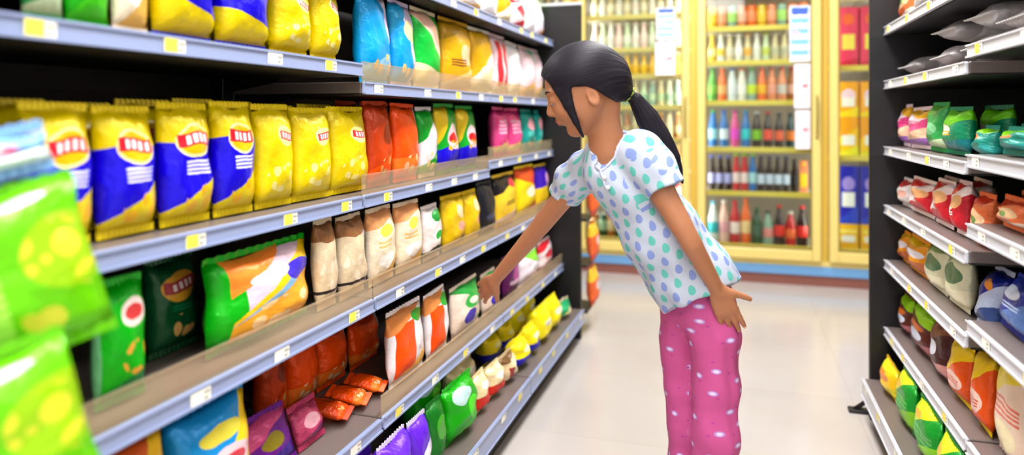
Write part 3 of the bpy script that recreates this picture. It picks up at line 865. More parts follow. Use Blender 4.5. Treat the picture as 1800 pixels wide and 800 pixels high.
# ------------------------------------------------------------------ end display beyond the left rack
t = empty('end_display', (-0.95, 3.47, 0), label='narrow black end display with orange bags behind the tall black panel', cat='display stand')
b = MB()
b.box(-0.26, -0.13, 0, 0.22, -0.11, 0.85, 0, 0.003)
b.build('back_panel', M_BLACK, t)
for z in (0.12, 0.34, 0.56):
    b = MB()
    b.box(-0.26, -0.11, z - 0.012, 0.28, 0.10, z, 0, 0.002)
    b.build('shelf', M_BLACK, t)
for k, z in enumerate((0.12, 0.34, 0.56)):
    bag('orange_red_hang', 0.14, 0.19, 0.06, (-0.665, 3.50, z + 0.0035), PI / 2,
        'orange and red snack bag at the end display, %s from the floor' % ORD[k], 'orange bags on the end display')

# ------------------------------------------------------------------ drinks cooler
YC = 4.76                                   # front face of the doors
M_CY = mat('cooler_yellow', '#dab848', 0.35)
M_CC = mat('cooler_cream', '#e6cf7a', 0.35)
M_CB = mat('cooler_blue', '#6fa6dc', 0.4)
M_CBR = mat('cooler_brown', '#8a5348', 0.5)
M_CIN = mat('cooler_inner', '#a29a8c', 0.6, var=0.1, bscale=4)
M_CSH = mat('cooler_shelf_wire', '#c9c4b4', 0.4)
M_PS = mat('price_strip_yellow', '#efd95c', 0.4)
M_GASK = mat('door_gasket', '#8b7a38', 0.6)
PITCH = 0.786
DX = [-1.822, -1.036, -0.25, 0.536, 1.322]
TOPC = 2.15
ck = empty('drinks_cooler', ((DX[0] + DX[-1]) / 2, YC, 0), label='long yellow framed glass door drinks cooler along the back of the shop', cat='drinks cooler')
ox = ck.location.x


def cbox(name, x0, y0, z0, x1, y1, z1, m, parent=ck, bev=0.0):
    b = MB()
    b.box(x0 - ox, y0 - YC, z0, x1 - ox, y1 - YC, z1, 0, bev)
    return b.build(name, m, parent)


XA, XZ = DX[0] - 0.06, DX[-1] + 0.06
cbox('plinth', XA, YC + 0.02, 0, XZ, YC + 0.6, 0.065, M_CBR)
cbox('kick_strip', XA, YC + 0.005, 0.065, XZ, YC + 0.6, 0.122, M_CB, bev=0.004)
cbox('sill', XA, YC + 0.01, 0.122, XZ, YC + 0.6, 0.155, M_CC, bev=0.004)
cbox('header', XA, YC + 0.01, 2.02, XZ, YC + 0.6, TOPC, M_CY, bev=0.006)
cbox('roof_panel', XA, YC + 0.02, TOPC, XZ, YC + 0.6, CEIL - 0.02, M_WHITE)
cbox('back_liner', XA, YC + 0.56, 0.155, XZ, YC + 0.6, 2.02, M_CIN)
for x in (XA, XZ - 0.03):
    cbox('side_panel', x, YC + 0.02, 0.155, x + 0.03, YC + 0.56, 2.02, M_CC)
M_STK = {}


def sticker_mat(kind):
    if kind not in M_STK:
        if kind == 'blue':
            M_STK[kind] = design_mat('sticker_blue_white', '#f2f2fa', [('s', .06, .02, .94, .98, 5, '#7db8e8'), ('r', .1, .84, .9, .97, '#3f5fd0'), ('e', .3, .5, .2, .05, '#f5b8c8')], 0.5, 0)
        elif kind == 'pink':
            M_STK[kind] = design_mat('sticker_pale_pink', '#f8f0f8', [('s', .08, .05, .92, .95, 9, '#eacbe4'), ('e', .7, .5, .2, .04, '#e86a6a')], 0.5, 0)
        else:
            M_STK[kind] = design_mat('sticker_red', '#e83a62', [('e', .5, .8, .3, .1, '#f07a2a'), ('s', .15, .25, .85, .55, 4, '#f29ab4'), ('b', .1, .1, '#c81a3a')], 0.5, 0)
    return M_STK[kind]


def sheet_uv(me, x0, x1, z0, z1):
    uvl = me.uv_layers.new(name='UVMap')
    for lp in me.loops:
        c = me.vertices[lp.vertex_index].co
        uvl.data[lp.index].uv = ((c.x - x0) / (x1 - x0), (c.z - z0) / (z1 - z0))


SH = {0: [0.22, 0.47, 0.69, 0.90, 1.12, 1.33, 1.51, 1.735], 1: [0.22, 0.47, 0.69, 0.90, 1.12, 1.33, 1.51, 1.735],
      2: [0.22, 0.56, 0.845, 1.147, 1.407, 1.63, 1.85], 3: [0.22, 0.80, 1.36, 1.80]}
for d in range(4):
    x0, x1 = DX[d], DX[d + 1]
    if d > 0:
        cbox('mullion', x0 - 0.022, YC + 0.012, 0.155, x0 + 0.022, YC + 0.08, 2.02, M_CY, bev=0.004)
    dr = empty('door', (0, 0, 0))
    del_ = dr
    dr.parent = ck
    # the door frame: two stiles and two rails in cream, ribbed gasket inside
    b = MB()
    sx = 0.05
    for (a0, c0, a1, c1) in ((x0 + 0.024, 0.158, x0 + 0.024 + sx, 2.015), (x1 - 0.024 - sx, 0.158, x1 - 0.024, 2.015),
                             (x0 + 0.024 + sx, 0.158, x1 - 0.024 - sx, 0.225), (x0 + 0.024 + sx, 1.95, x1 - 0.024 - sx, 2.015)):
        b.box(a0 - ox, -0.03, c0, a1 - ox, 0.01, c1, 0, 0.006)
    gi = 0.008
    ax0, ax1 = x0 + 0.024 + sx, x1 - 0.024 - sx
    for (a0, c0, a1, c1) in ((ax0, 0.225, ax0 + gi, 1.95), (ax1 - gi, 0.225, ax1, 1.95), (ax0 + gi, 0.225, ax1 - gi, 0.225 + gi), (ax0 + gi, 1.95 - gi, ax1 - gi, 1.95)):
        b.box(a0 - ox, -0.02, c0, a1 - ox, 0.005, c1, 1)
    b.build('door_frame', [M_CC, M_GASK], dr)
    b = MB()
    b.box(ax0 + gi - ox, -0.012, 0.225 + gi, ax1 - gi - ox, -0.008, 1.95 - gi)
    b.build('glass_pane', M_GLASS, dr)
    b = MB()
    hx = x1 - 0.024 - sx / 2 - ox
    b.tube([(hx, -0.03, 0.92), (hx, -0.055, 0.94), (hx, -0.06, 1.05), (hx, -0.055, 1.16), (hx, -0.03, 1.18)], 0.007, 8)
    b.build('handle', M_GASK, dr)
    if d in (1, 2):
        for (p0, p1, t0, t1, kind) in ([(1154, 1187, 14, 70, 'blue'), (1152, 1187, 74, 132, 'pink')] if d == 1 else [(1388, 1438, 10, 108, 'blue'), (1396, 1440, 112, 190, 'pink'), (1398, 1438, 194, 262, 'pink')]):
            xa, da = on_y(p0, YC - 0.014)
            xb, db = on_y(p1, YC - 0.014)
            xb = min(xb, ax1 - 0.012)
            dm = (da + db) / 2
            b = MB()
            b.box(xa - ox, -0.0142, z_at(t1, dm), xb - ox, -0.0125, z_at(t0, dm))
            o = b.build('sticker', sticker_mat(kind), dr)
            sheet_uv(o.data, xa - ox, xb - ox, z_at(t1, dm), z_at(t0, dm))
    for z in SH[d]:
        b = MB()
        for q in range(15):
            yy = 0.10 + q * 0.03
            b.box(x0 + 0.03 - ox, yy, z - 0.006, x1 - 0.03 - ox, yy + 0.004, z - 0.001)
        for q in range(9):
            xx = x0 + 0.05 + q * (x1 - x0 - 0.1) / 8 - ox
            b.box(xx, 0.09, z - 0.011, xx + 0.005, 0.555, z - 0.006)
        sh = b.build('cooler_shelf', M_CSH, ck)
        b = MB()
        b.box(x0 + 0.03 - ox, 0.082, z - 0.022, x1 - 0.03 - ox, 0.09, z + 0.012, 0, 0.002)
        b.build('price_strip', M_PS if d != 1 else M_CC, sh)
# lit tubes on the inner side of the posts
M_TUBE = mat('cooler_tube_glow', '#fffaf0', 0.4, emit=3)
for x in DX[1:4]:
    b = MB()
    b.tube([(x - ox, 0.10, 0.3), (x - ox, 0.10, 1.95)], 0.011, 10)
    b.build('light_tube', M_TUBE, ck)
for x in (DX[1], DX[2], DX[3]):
    for sg in (-1, 1):
        ld = bpy.data.lights.new('cooler_light', 'AREA')
        ld.shape = 'RECTANGLE'
        ld.size = 0.03
        ld.size_y = 1.6
        ld.energy = 6 if DX[1] <= x + sg * .05 <= DX[2] else 3
        ld.color = (1, 0.97, 0.9)
        lo = bpy.data.objects.new('cooler_light', ld)
        COL.objects.link(lo)
        lo.location = (x + sg * 0.03, YC + 0.095, 1.1)
        lo.rotation_euler = (PI / 2, 0, -sg * 0.9)

# bottles and cans in the cooler -------------------------------------------------
MC = {}


def cm(col, rough=0.12, name='drink'):
    k = (col, rough)
    if k not in MC:
        MC[k] = mat('%s_%s' % (name, col.strip('#')), col, rough, coat=0.4)
    return MC[k]


BM = {}


def bottle_meshes(kind, h, r, body, cap, lab):
    k = (kind, round(h, 3), round(r, 4), body, cap, lab)
    if k in BM:
        return BM[k]
    b = MB()
    if kind == 'can':
        b.lathe([(r * .8, 0), (r, .008), (r, h - .014), (r * .84, h - .002), (r * .8, h)], 14)
        c = MB()
        c.lathe([(r * .82, 0), (r * .82, .0015), (r * .7, .0015), (r * .68, .0005)], 14)
    elif kind == 'carton':
        b.box(-r, -r, 0, r, r, h * .78, 0, .002)
        b.add([(-r, -r, h * .78), (r, -r, h * .78), (r, r, h * .78), (-r, r, h * .78), (-r, 0, h), (r, 0, h)],
              [(0, 1, 5, 4), (2, 3, 4, 5), (1, 2, 5), (3, 0, 4)], 0)
        c = MB()
        c.lathe([(r * .35, 0), (r * .35, .012), (r * .3, .014)], 10)
    else:
        sh = .62 if kind == 'pet' else .52
        nk = .013
        b.lathe([(r * .72, 0), (r * .95, .006), (r, .02), (r * .97, h * .2), (r, h * .24), (r, h * .5), (r * .95, h * sh), (r * .7, h * (sh + .12)), (nk * 1.15, h * (sh + .24)), (nk, h * .93), (nk, h * .95)], 14)
        c = MB()
        c.lathe([(nk * 1.25, 0), (nk * 1.25, h * .06), (nk * 1.1, h * .065)], 10)
    l_ = MB()
    if kind == 'can':
        l_.lathe([(r * 1.004, h * .3), (r * 1.012, h * .3 + .001), (r * 1.012, h * .74), (r * 1.004, h * .74 + .001)], 14)
    elif kind == 'carton':
        l_.box(-r * .8, -r - .0012, h * .2, r * .8, -r + .0002, h * .62, 0)
    else:
        l_.lathe([(r * 1.003, h * .24), (r * 1.015, h * .25), (r * 1.015, h * .5), (r * 1.003, h * .51)], 14)
    BM[k] = (b.mesh('bottle', cm(body)), c.mesh('cap', cm(cap, .3)), l_.mesh('label_band', cm(lab, .4)))
    return BM[k]


NAMES = {'#2a1210': 'dark cola', '#f26a12': 'orange drink', '#e8e6da': 'pale milky drink', '#4a9a2e': 'green tea', '#1f6fc0': 'blue drink', '#d8e6ea': 'clear water',
         '#c81e28': 'red drink', '#e6b416': 'yellow juice', '#1c4a2c': 'dark green drink', '#d8c89a': 'pale gold drink', '#a8642a': 'amber tea', '#f2c8c0': 'pale pink drink',
         '#cddcb4': 'pale green drink', '#e04a96': 'magenta drink', '#123a40': 'dark teal drink', '#e2885a': 'peach drink', '#8fb0a0': 'mint drink'}


def drinks(door, zi, items, place):
    """items left to right: (kind, height, radius, body, cap, label colour); spread evenly across the door bay"""
    x0, x1 = DX[door] + 0.085, DX[door + 1] - 0.085
    z = SH[door][zi]
    n = len(items)
    for i, (kind, h, r, body, cap, lab) in enumerate(items):
        if body is None:
            continue
        x = x0 + (i + 0.5) * (x1 - x0) / n
        bm, cpm, lbm = bottle_meshes(kind, h, r, body, cap, lab)
        nm = {'can': 'drink_can', 'carton': 'drink_carton'}.get(kind, 'drink_bottle')
        o = link(nm, bm, None, (x, YC + 0.15, z), (0, 0, random.uniform(-.05, .05)))
        ctype = {'can': 'can', 'carton': 'carton'}.get(kind, 'bottle')
        tag(o, '%s %s, %s from left, %s' % (NAMES[body], ctype, ORD[i], place), ctype, 'drinks, ' + place)
        link('lid' if kind == 'can' else 'cap', cpm, o, (0, 0, h if kind != 'bottle' and kind != 'pet' else h * .94) if kind != 'carton' else (0, -r * .5, h * .86))
        link('label_band', lbm, o)


W_, K_ = '#f4f2f4', '#1a1a1e'
rn = random.Random(3)


def mix(n, pool, kind, h, r):
    out = []
    for i in range(n):
        p = pool[i % len(pool)] if len(pool) <= 12 else rn.choice(pool)
        out.append((kind, h, r) + p)
    return out


P2 = 'middle cooler door'
drinks(2, 0, [('pet', .27, .033, '#d8e6ea', '#5cc0e8', '#10b4c8'), ('pet', .28, .033, '#f2c8c0', '#f6f0f2', '#e8a8b8'), ('pet', .28, .033, '#c81e28', '#d8141c', '#f6e4e4'), ('pet', .30, .033, '#f26a12', '#f47a20', '#fbd79a'),
              ('pet', .24, .034, '#1c4a2c', '#246a3a', '#37604a'), ('pet', .22, .034, '#8fb0a0', K_, '#e89090'), ('pet', .26, .033, '#2a1210', '#d8141c', '#e8281c'), ('pet', .22, .034, '#c81e28', '#f0f0f0', '#f4703a'),
              ('pet', .26, .033, '#2a1210', '#d8141c', '#e82c28')], 'bottom shelf, ' + P2)
drinks(2, 1, mix(3, [('#2a1210', '#4a56c0', '#a8aae8')], 'pet', .235, .0245) + mix(2, [('#c81e28', '#9be01a', '#f0d8dc')], 'pet', .25, .0245) + [('pet', .25, .0245, '#1f6fc0', '#9be01a', '#a8dce8')] +
       mix(4, [('#2a1210', '#23346a', '#c8d8f2')], 'pet', .235, .0245) + [('pet', .22, .0245, '#2a1210', K_, K_), ('carton', .21, .0245, '#e2885a', '#f0c020', '#f2c818')], 'second shelf up, ' + P2)
drinks(2, 2, [('pet', .25, .03, '#1f6fc0', '#10a030', '#9ad4ee'), ('pet', .25, .03, '#1f6fc0', '#2458d0', '#d8ecf6'), ('pet', .25, .03, '#e04a96', '#c83a9a', '#e83ad0'), ('pet', .25, .03, '#1f6fc0', '#10a0c8', '#18c8d8'),
              ('pet', .24, .03, '#2a1210', '#c8d0d4', '#7cc018'), ('pet', .24, .03, '#2a1210', '#c8203a', '#f0503c'), ('pet', .23, .03, '#2a1210', '#12303a', '#e8603a'), ('pet', .23, .03, '#123a40', '#12303a', '#e07a2a'),
              ('pet', .23, .03, '#2a1210', K_, '#7a3a1c')], 'third shelf up, ' + P2)
drinks(2, 3, [('pet', .225, .03, '#4a9a2e', '#2c8a20', '#78c040'), ('pet', .225, .03, '#f26a12', '#f0783a', '#f4b06a'), ('pet', .225, .03, '#d8e6ea', '#4a6ac8', '#e4e8f4'), ('pet', .225, .03, '#e8e6da', '#f07820', '#f6f4f0'), ('pet', .225, .03, '#8fb0a0', '#5ac03c', '#d0e42a'),
              ('pet', .225, .03, '#f26a12', '#e85a20', '#f8b818'), ('pet', .225, .03, '#e2885a', '#c82a1a', '#f0a08a'), ('pet', .225, .03, '#e2885a', '#c82a1a', '#d8d0cc'), ('pet', .225, .03, '#a8642a', '#c8203a', '#e8b0a0'), ('pet', .225, .03, '#e6b416', '#d8c018', '#f4d81a')], 'fourth shelf up, ' + P2)
drinks(2, 4, [('bottle', .19, .026, c, k_, l) for c, k_, l in [('#e6b416', '#f0d84a', '#f6e890'), ('#e8e6da', '#f2ead0', '#f0c83a'), ('#d8c89a', '#f4f2ea', '#ddd6c6'), ('#e8e6da', W_, '#f8f6f0'), ('#d8c89a', '#e8a040', '#f0b040'),
              ('#e8e6da', '#f4f4f2', '#e4e4dc'), ('#cddcb4', '#c8d83a', '#c8d45a'), ('#d8c89a', '#b8b4a0', '#c8c4a4'), ('#d8c89a', '#a8a490', '#c0bca0'), ('#d8c89a', '#a8a490', '#c4c0a8'), ('#d8c89a', '#e0dcc8', '#b8b49a')]], 'fifth shelf up, ' + P2)
drinks(2, 5, mix(10, [('#e6b416', '#e8b020', '#f4c838'), ('#e2885a', '#f07030', '#f4a07a'), ('#8fb0a0', '#90d060', '#a8e070'), ('#e2885a', '#f0602a', '#f4b8a0'), ('#f26a12', '#f06830', '#f08a5a')], 'can', .15, .031), 'sixth shelf up, ' + P2)
drinks(2, 6, mix(10, [('#e2885a', '#f0602a', '#f4784a'), ('#f26a12', '#f06830', '#f4865a')], 'can', .10, .031), 'top shelf, ' + P2)
P1 = 'cooler door behind the girl'
rows1 = {0: ('can', .16, .031, [('#a8642a', W_, '#c8b48a'), ('#1c4a2c', W_, '#88a888')]), 1: ('can', .15, .03, [('#c81e28', W_, '#e8c8c0'), ('#a8642a', W_, '#d8b890')]),
         2: ('bottle', .17, .027, [('#a8642a', '#c8a850', '#d8c088')]), 3: ('bottle', .18, .027, [('#a8642a', '#d8b860', '#c8b080'), ('#d8c89a', '#8a7a4a', '#c8b890')]),
         4: ('bottle', .175, .027, [('#cddcb4', '#e8e4c8', '#9ac0a0'), ('#8fb0a0', '#f0ecd8', '#c8dcb4'), ('#d8c89a', '#f0e4b0', '#b8d0a0')]),
         5: ('bottle', .15, .026, [('#e6b416', '#f4e49a', '#f2c012'), ('#e6b416', '#e8b020', '#f2b810')]),
         6: ('bottle', .19, .026, [('#f2c8c0', '#f2ead8', '#f2d8d0'), ('#cddcb4', '#f4f0e0', '#e8ecd8'), ('#e8e6da', '#f0d8c8', '#f4dcd4')]),
         7: ('bottle', .19, .026, [('#d8c89a', '#f2ead0', '#ece0c0'), ('#e8e6da', '#f4f0e4', '#f0dccc')])}
pn = ['bottom shelf', 'second shelf up', 'third shelf up', 'fourth shelf up', 'fifth shelf up', 'sixth shelf up', 'seventh shelf up', 'top shelf']
for k, (kind, h, r, pool) in rows1.items():
    drinks(1, k, mix(11, pool, kind, h, r), pn[k] + ', ' + P1)
drinks(0, 7, mix(11, [('#d8c89a', '#f2ead0', '#ece0c0'), ('#e8e6da', '#f4f0e4', '#f0dccc')], 'bottle', .19, .026), 'top shelf, leftmost cooler door')
drinks(0, 6, mix(11, [('#e8e6da', '#f4f0e4', '#f0dccc')], 'bottle', .19, .026), 'seventh shelf up, leftmost cooler door')


# stacked drink cases seen in the right cooler door
def case(x, z, w_, h_, col, lay_, lab, y=0.17):
    t = empty('drink_case', (x, YC + y, z), label=lab, cat='drink case', group='drink cases in the right cooler door')
    b = MB()
    b.box(-w_ / 2, -0.05, 0, w_ / 2, 0.05, h_, 0, .006)
    o = b.build('case_body', design_mat('case_' + col.strip('#'), col, lay_, .4, 0), t)
    sheet_uv(o.data, -w_ / 2, w_ / 2, 0, h_)
    b = MB()
    b.box(-w_ * .3, -0.052, h_ * .3, w_ * .3, -0.0502, h_ * .55)
    b.build('case_label', M_WHITE if col != '#e83a62' else M_TAGY, t)


CX = (0.685, 0.815)
for i, x in enumerate(CX):
    n_ = ('left', 'right')[i]
    case(x, .22, .12, .16, '#f0b412', [('s', .1, .2, .9, .8, 2, '#f6dc60')], 'yellow drink case on the cooler floor, %s of two, right door' % n_)
    case(x, .381, .12, .36, '#1f22b0', [('e', .5, .7, .3, .12, '#a08ae0'), ('b', .3, .2, '#2c44c8')], 'tall blue drink case standing on yellow case, %s of two, right door' % n_)
    case(x, .80, .12, .25, '#f6c60e', [('a', .3, .6, '#f0a010'), ('b', .2, .2, '#e8e02a')], 'yellow drink case, lower %s stack on the second shelf, right door' % n_)
    case(x, 1.051, .12, .22, '#f4a818', [('e', .5, .6, .34, .2, '#f4d0e4'), ('b', .2, .2, '#f6d818')], 'orange and pink drink case on a yellow case, %s stack, right door' % n_)
    case(x, 1.36, .12, .38, '#e83a62', [('e', .5, .8, .3, .1, '#f0642a'), ('b', .1, .12, '#c81a3a')], 'tall pinkish red drink case on the upper shelf, %s of two, right door' % n_)


# ------------------------------------------------------------------ smooth solid modelling for the girl
class Field:
    def __init__(s, lo, hi, h):
        s.h = h
        s.lo = np.array(lo, dtype=np.float64)
        s.n = np.ceil((np.array(hi) - s.lo) / h).astype(int) + 1
        s.F = np.full(tuple(s.n), 0.05, dtype=np.float32)

    def _sub(s, bmin, bmax):
        a = np.maximum(0, np.floor((np.array(bmin) - s.lo) / s.h).astype(int))
        c = np.minimum(s.n, np.ceil((np.array(bmax) - s.lo) / s.h).astype(int) + 1)
        if (c <= a).any():
            return None
        sl = tuple(slice(a[i], c[i]) for i in range(3))
        g = [s.lo[i] + s.h * np.arange(a[i], c[i]) for i in range(3)]
        X, Y, Z = np.meshgrid(*g, indexing='ij')
        return sl, np.stack([X, Y, Z], -1)

    def _apply(s, sl, d, k, op):
        f = s.F[sl]
        d = d.astype(np.float32)
        if op == 'sub':
            d = -d
            if k > 0:
                hh = np.maximum(k - np.abs(f - d), 0) / k
                s.F[sl] = np.maximum(f, d) + hh * hh * k * 0.25
            else:
                s.F[sl] = np.maximum(f, d)
        else:
            if k > 0:
                hh = np.maximum(k - np.abs(f - d), 0) / k
                s.F[sl] = np.minimum(f, d) - hh * hh * k * 0.25
            else:
                s.F[sl] = np.minimum(f, d)

    def cap(s, a, b, ra, rb, k=0.01, op='add', pad=0.045):
        a, b = np.array(a, float), np.array(b, float)
        m = max(ra, rb) + pad
        r = s._sub(np.minimum(a, b) - m, np.maximum(a, b) + m)
        if r is None:
            return
        sl, Pp = r
        ab = b - a
        t = np.clip(((Pp - a) @ ab) / max(ab @ ab, 1e-9), 0, 1)
        d = np.linalg.norm(Pp - a - t[..., None] * ab, axis=-1) - (ra + (rb - ra) * t)
        s._apply(sl, d, k, op)

    def chain(s, pts, k=0.01, op='add'):
        for (p, r), (q, r2) in zip(pts[:-1], pts[1:]):
            s.cap(p, q, r, r2, k, op)

    def limb(s, pts, k=0.01, pad=0.045):
        m = max(r for _, r in pts) + pad
        A = np.array([list(p) for p, _ in pts])
        r = s._sub(A.min(0) - m, A.max(0) + m)
        sl, Pp = r
        best = None
        for (p, ra), (q, rb) in zip(pts[:-1], pts[1:]):
            a, b = np.array(p), np.array(q)
            ab = b - a
            t = np.clip(((Pp - a) @ ab) / max(ab @ ab, 1e-9), 0, 1)
            d = np.linalg.norm(Pp - a - t[..., None] * ab, axis=-1) - (ra + (rb - ra) * t)
            best = d if best is None else np.minimum(best, d)
        s._apply(sl, best, k, 'add')

    def ell(s, c, rad, basis=None, k=0.01, op='add', pad=0.045):
        c, rad = np.array(c, float), np.array(rad, float)
        m = rad.max() + pad
        r = s._sub(c - m, c + m)
        if r is None:
            return
        sl, Pp = r
        q = Pp - c
        if basis is not None:
            q = q @ np.array([list(v) for v in basis]).T
        k0 = np.linalg.norm(q / rad, axis=-1)
        k1 = np.linalg.norm(q / (rad * rad), axis=-1) + 1e-9
        d = k0 * (k0 - 1) / k1
        d = np.where(k0 < 1e-3, -rad.min(), d)
        s._apply(sl, d, k, op)

    def plane(s, p, nrm, region=None, k=0.0):
        """cut away the side the normal points to, optionally only near region=(centre, radius)"""
        p, nrm = np.array(p, float), np.array(nrm, float)
        nrm /= np.linalg.norm(nrm)
        if region is None:
            r = s._sub(s.lo, s.lo + s.n * s.h)
        else:
            c, R = np.array(region[0], float), region[1]
            r = s._sub(c - R, c + R)
        sl, Pp = r
        d = -((Pp - p) @ nrm)               # negative on the removed side
        if region is not None:
            d = np.maximum(d, np.linalg.norm(Pp - c, axis=-1) - R)
        s._apply(sl, d, k, 'sub')

    def mesh(s):
        F, n = s.F, s.n
        ins = F < 0
        ins[0], ins[-1] = False, False
        ins[:, 0], ins[:, -1] = False, False
        ins[:, :, 0], ins[:, :, -1] = False, False
        cnt = np.zeros(tuple(n - 1), dtype=np.int8)
        for dx in (0, 1):
            for dy in (0, 1):
                for dz in (0, 1):
                    cnt += ins[dx:n[0] - 1 + dx, dy:n[1] - 1 + dy, dz:n[2] - 1 + dz]
        act = (cnt > 0) & (cnt < 8)
        cells = np.argwhere(act)
        idx = np.full(tuple(n - 1), -1, dtype=np.int32)
        idx[act] = np.arange(len(cells))
        pos = np.zeros((len(cells), 3))
        num = np.zeros(len(cells))
        for ax in range(3):
            o1, o2 = [a for a in range(3) if a != ax]
            for i in (0, 1):
                for j in (0, 1):
                    off = np.zeros(3, int)
                    off[o1], off[o2] = i, j
                    c0 = cells + off
                    c1 = c0.copy()
                    c1[:, ax] += 1
                    f0 = F[c0[:, 0], c0[:, 1], c0[:, 2]]
                    f1 = F[c1[:, 0], c1[:, 1], c1[:, 2]]
                    i0 = ins[c0[:, 0], c0[:, 1], c0[:, 2]]
                    i1 = ins[c1[:, 0], c1[:, 1], c1[:, 2]]
                    m = i0 != i1
                    t = np.where(m, f0 / np.where(np.abs(f0 - f1) < 1e-9, 1e-9, f0 - f1), 0)
                    t = np.clip(t, 0, 1)
                    pp = c0.astype(float)
                    pp[:, ax] += t
                    pos[m] += pp[m]
                    num[m] += 1
        pos = s.lo + s.h * pos / num[:, None]
        quads = []
        for ax in range(3):
            o1, o2 = [(1, 2), (2, 0), (0, 1)][ax]
            a = [slice(None)] * 3
            b_ = [slice(None)] * 3
            a[ax] = slice(0, n[ax] - 1)
            b_[ax] = slice(1, n[ax])
            A, B = ins[tuple(a)], ins[tuple(b_)]
            for flip in (False, True):
                m = (A & ~B) if not flip else (~A & B)
                e = np.argwhere(m)
                e = e[(e[:, o1] > 0) & (e[:, o2] > 0)]
                q = []
                for (i, j) in ((0, 0), (1, 0), (1, 1), (0, 1)):
                    c = e.copy()
                    c[:, o1] -= 1 - i
                    c[:, o2] -= 1 - j
                    q.append(idx[c[:, 0], c[:, 1], c[:, 2]])
                q = np.stack(q, 1)
                if flip:
                    q = q[:, ::-1]
                quads.append(q)
        Q = np.concatenate(quads)
        Q = Q[(Q >= 0).all(1)]
        return pos, Q


def relax(pos, Q, it=2, lam=0.5):
    n = len(pos)
    E = np.concatenate([Q[:, [0, 1]], Q[:, [1, 2]], Q[:, [2, 3]], Q[:, [3, 0]]])
    deg = np.bincount(E.ravel(), minlength=n)[:, None]
    for _ in range(it):
        acc = np.zeros_like(pos)
        for a in range(3):
            acc[:, a] = np.bincount(E[:, 0], pos[E[:, 1], a], n) + np.bincount(E[:, 1], pos[E[:, 0], a], n)
        pos = pos + lam * (acc / np.maximum(deg, 1) - pos)
    return pos


def vnormals(pos, Q):
    fn = np.cross(pos[Q[:, 2]] - pos[Q[:, 0]], pos[Q[:, 3]] - pos[Q[:, 1]])
    vn = np.zeros_like(pos)
    for c in range(4):
        for a in range(3):
            vn[:, a] += np.bincount(Q[:, c], fn[:, a], len(pos))
    return vn / (np.linalg.norm(vn, axis=1, keepdims=True) + 1e-12)


def np_mesh(name, pos, Q, mats, attr=None, midx=None):
    me = bpy.data.meshes.new(name)
    me.vertices.add(len(pos))
    me.vertices.foreach_set('co', pos.astype(np.float32).ravel())
    me.loops.add(len(Q) * 4)
    me.loops.foreach_set('vertex_index', Q.astype(np.int32).ravel())
    me.polygons.add(len(Q))
    me.polygons.foreach_set('loop_start', np.arange(0, len(Q) * 4, 4, dtype=np.int32))
    me.polygons.foreach_set('loop_total', np.full(len(Q), 4, dtype=np.int32))
    for m in mats:
        me.materials.append(m)
    me.update(calc_edges=True)
    me.validate()
    me.polygons.foreach_set('use_smooth', [True] * len(me.polygons))
    if midx is not None:
        me.polygons.foreach_set('material_index', midx.astype(np.int32))
    if attr is not None:
        at = me.attributes.new('cloth', 'FLOAT_VECTOR', 'POINT')
        at.data.foreach_set('vector', attr.astype(np.float32).ravel())
    me.update()
    return me


# ------------------------------------------------------------------ the girl
GO = Vector(P(1228, 975, 1.70))
GO.z = 0.0
RT, FW, UP = Vector((CS, SN, 0)), Vector((-SN, CS, 0)), Vector((0, 0, 1))

# head frame: she looks left and down, the left side of the head towards the camera
HF = (RT * -0.895 + UP * -0.43 + FW * 0.12).normalized()
HU = (UP * 0.90 + RT * -0.435)
HU = (HU - HF * HU.dot(HF)).normalized()
HL = HU.cross(HF).normalized()              # towards her left = towards the camera
HC = P(1028, 152, 1.62)


def H(f, l, u):
    return HC + HF * f + HL * l + HU * u


HB = (HF, HL, HU)

skin = mat('skin', '#b07450', 0.5, sss=0.12, bump=0.05, bscale=250, var=0.05)
lipm = mat('lips', '#a8503f', 0.4, sss=0.1)
nailm = mat('nail', '#d9a892', 0.3)

LSH, LEL, LWR = P(1132, 282, 1.60), P(1212, 422, 1.55), P(1262, 512, 1.60)
RSH, REL, RWR = P(1024, 305, 1.73), P(938, 412, 1.86), P(868, 494, 1.965)
NECKB = P(1070, 262, 1.655)

B_ = Field(np.array([-0.95, 1.2, -0.005]), np.array([0.18, 2.25, 1.25]), 0.0028)
B_.lo = np.array([min(P(760, 500, 2.05).x, P(1320, 500, 1.5).x) - 0.05, 1.3, -0.008])
B_ = Field(B_.lo, np.array([P(1330, 560, 1.6).x + 0.10, 2.08, 1.235]), 0.0028)
# torso
B_.chain([(NECKB, .045), (P(1085, 300, 1.68), .062), (P(1140, 385, 1.69), .066), (P(1195, 470, 1.70), .060), (P(1228, 535, 1.705), .060)], .03)
B_.chain([(P(1040, 300, 1.735), .030), (P(1080, 282, 1.68), .040), (P(1120, 276, 1.615), .040)], .02)
B_.cap(P(1068, 300, 1.675), P(1110, 330, 1.655), .044, .044, .02)
# legs and feet
LHIP, LKNEE, LANK = P(1256, 590, 1.67), P(1258, 765, 1.655), P(1252, 940, 1.665)
RHIP, RKNEE, RANK = P(1195, 590, 1.75), P(1206, 755, 1.745), P(1212, 905, 1.77)
for hip, kn, an in ((LHIP, LKNEE, LANK), (RHIP, RKNEE, RANK)):
    B_.chain([(hip, .036), (kn, .032), (an, .022)], .006)
    ft = (HF - UP * HF.z).normalized()
    an0 = Vector((an.x, an.y, .03))
    B_.cap(an, an0, .024, .024, .012)
    B_.cap(an0 - ft * .02, an0 + ft * .085 + UP * -.008, .024, .019, .012)
    for q in range(5):
        sd = ft.cross(UP) * (q - 2) * .011
        tp = an0 + ft * (.128 - abs(q - 1) * .007) + sd + UP * -.017
        B_.cap(an0 + ft * .085 + sd * .9 + UP * -.015, tp, .0085, .0075, .004)
# arms


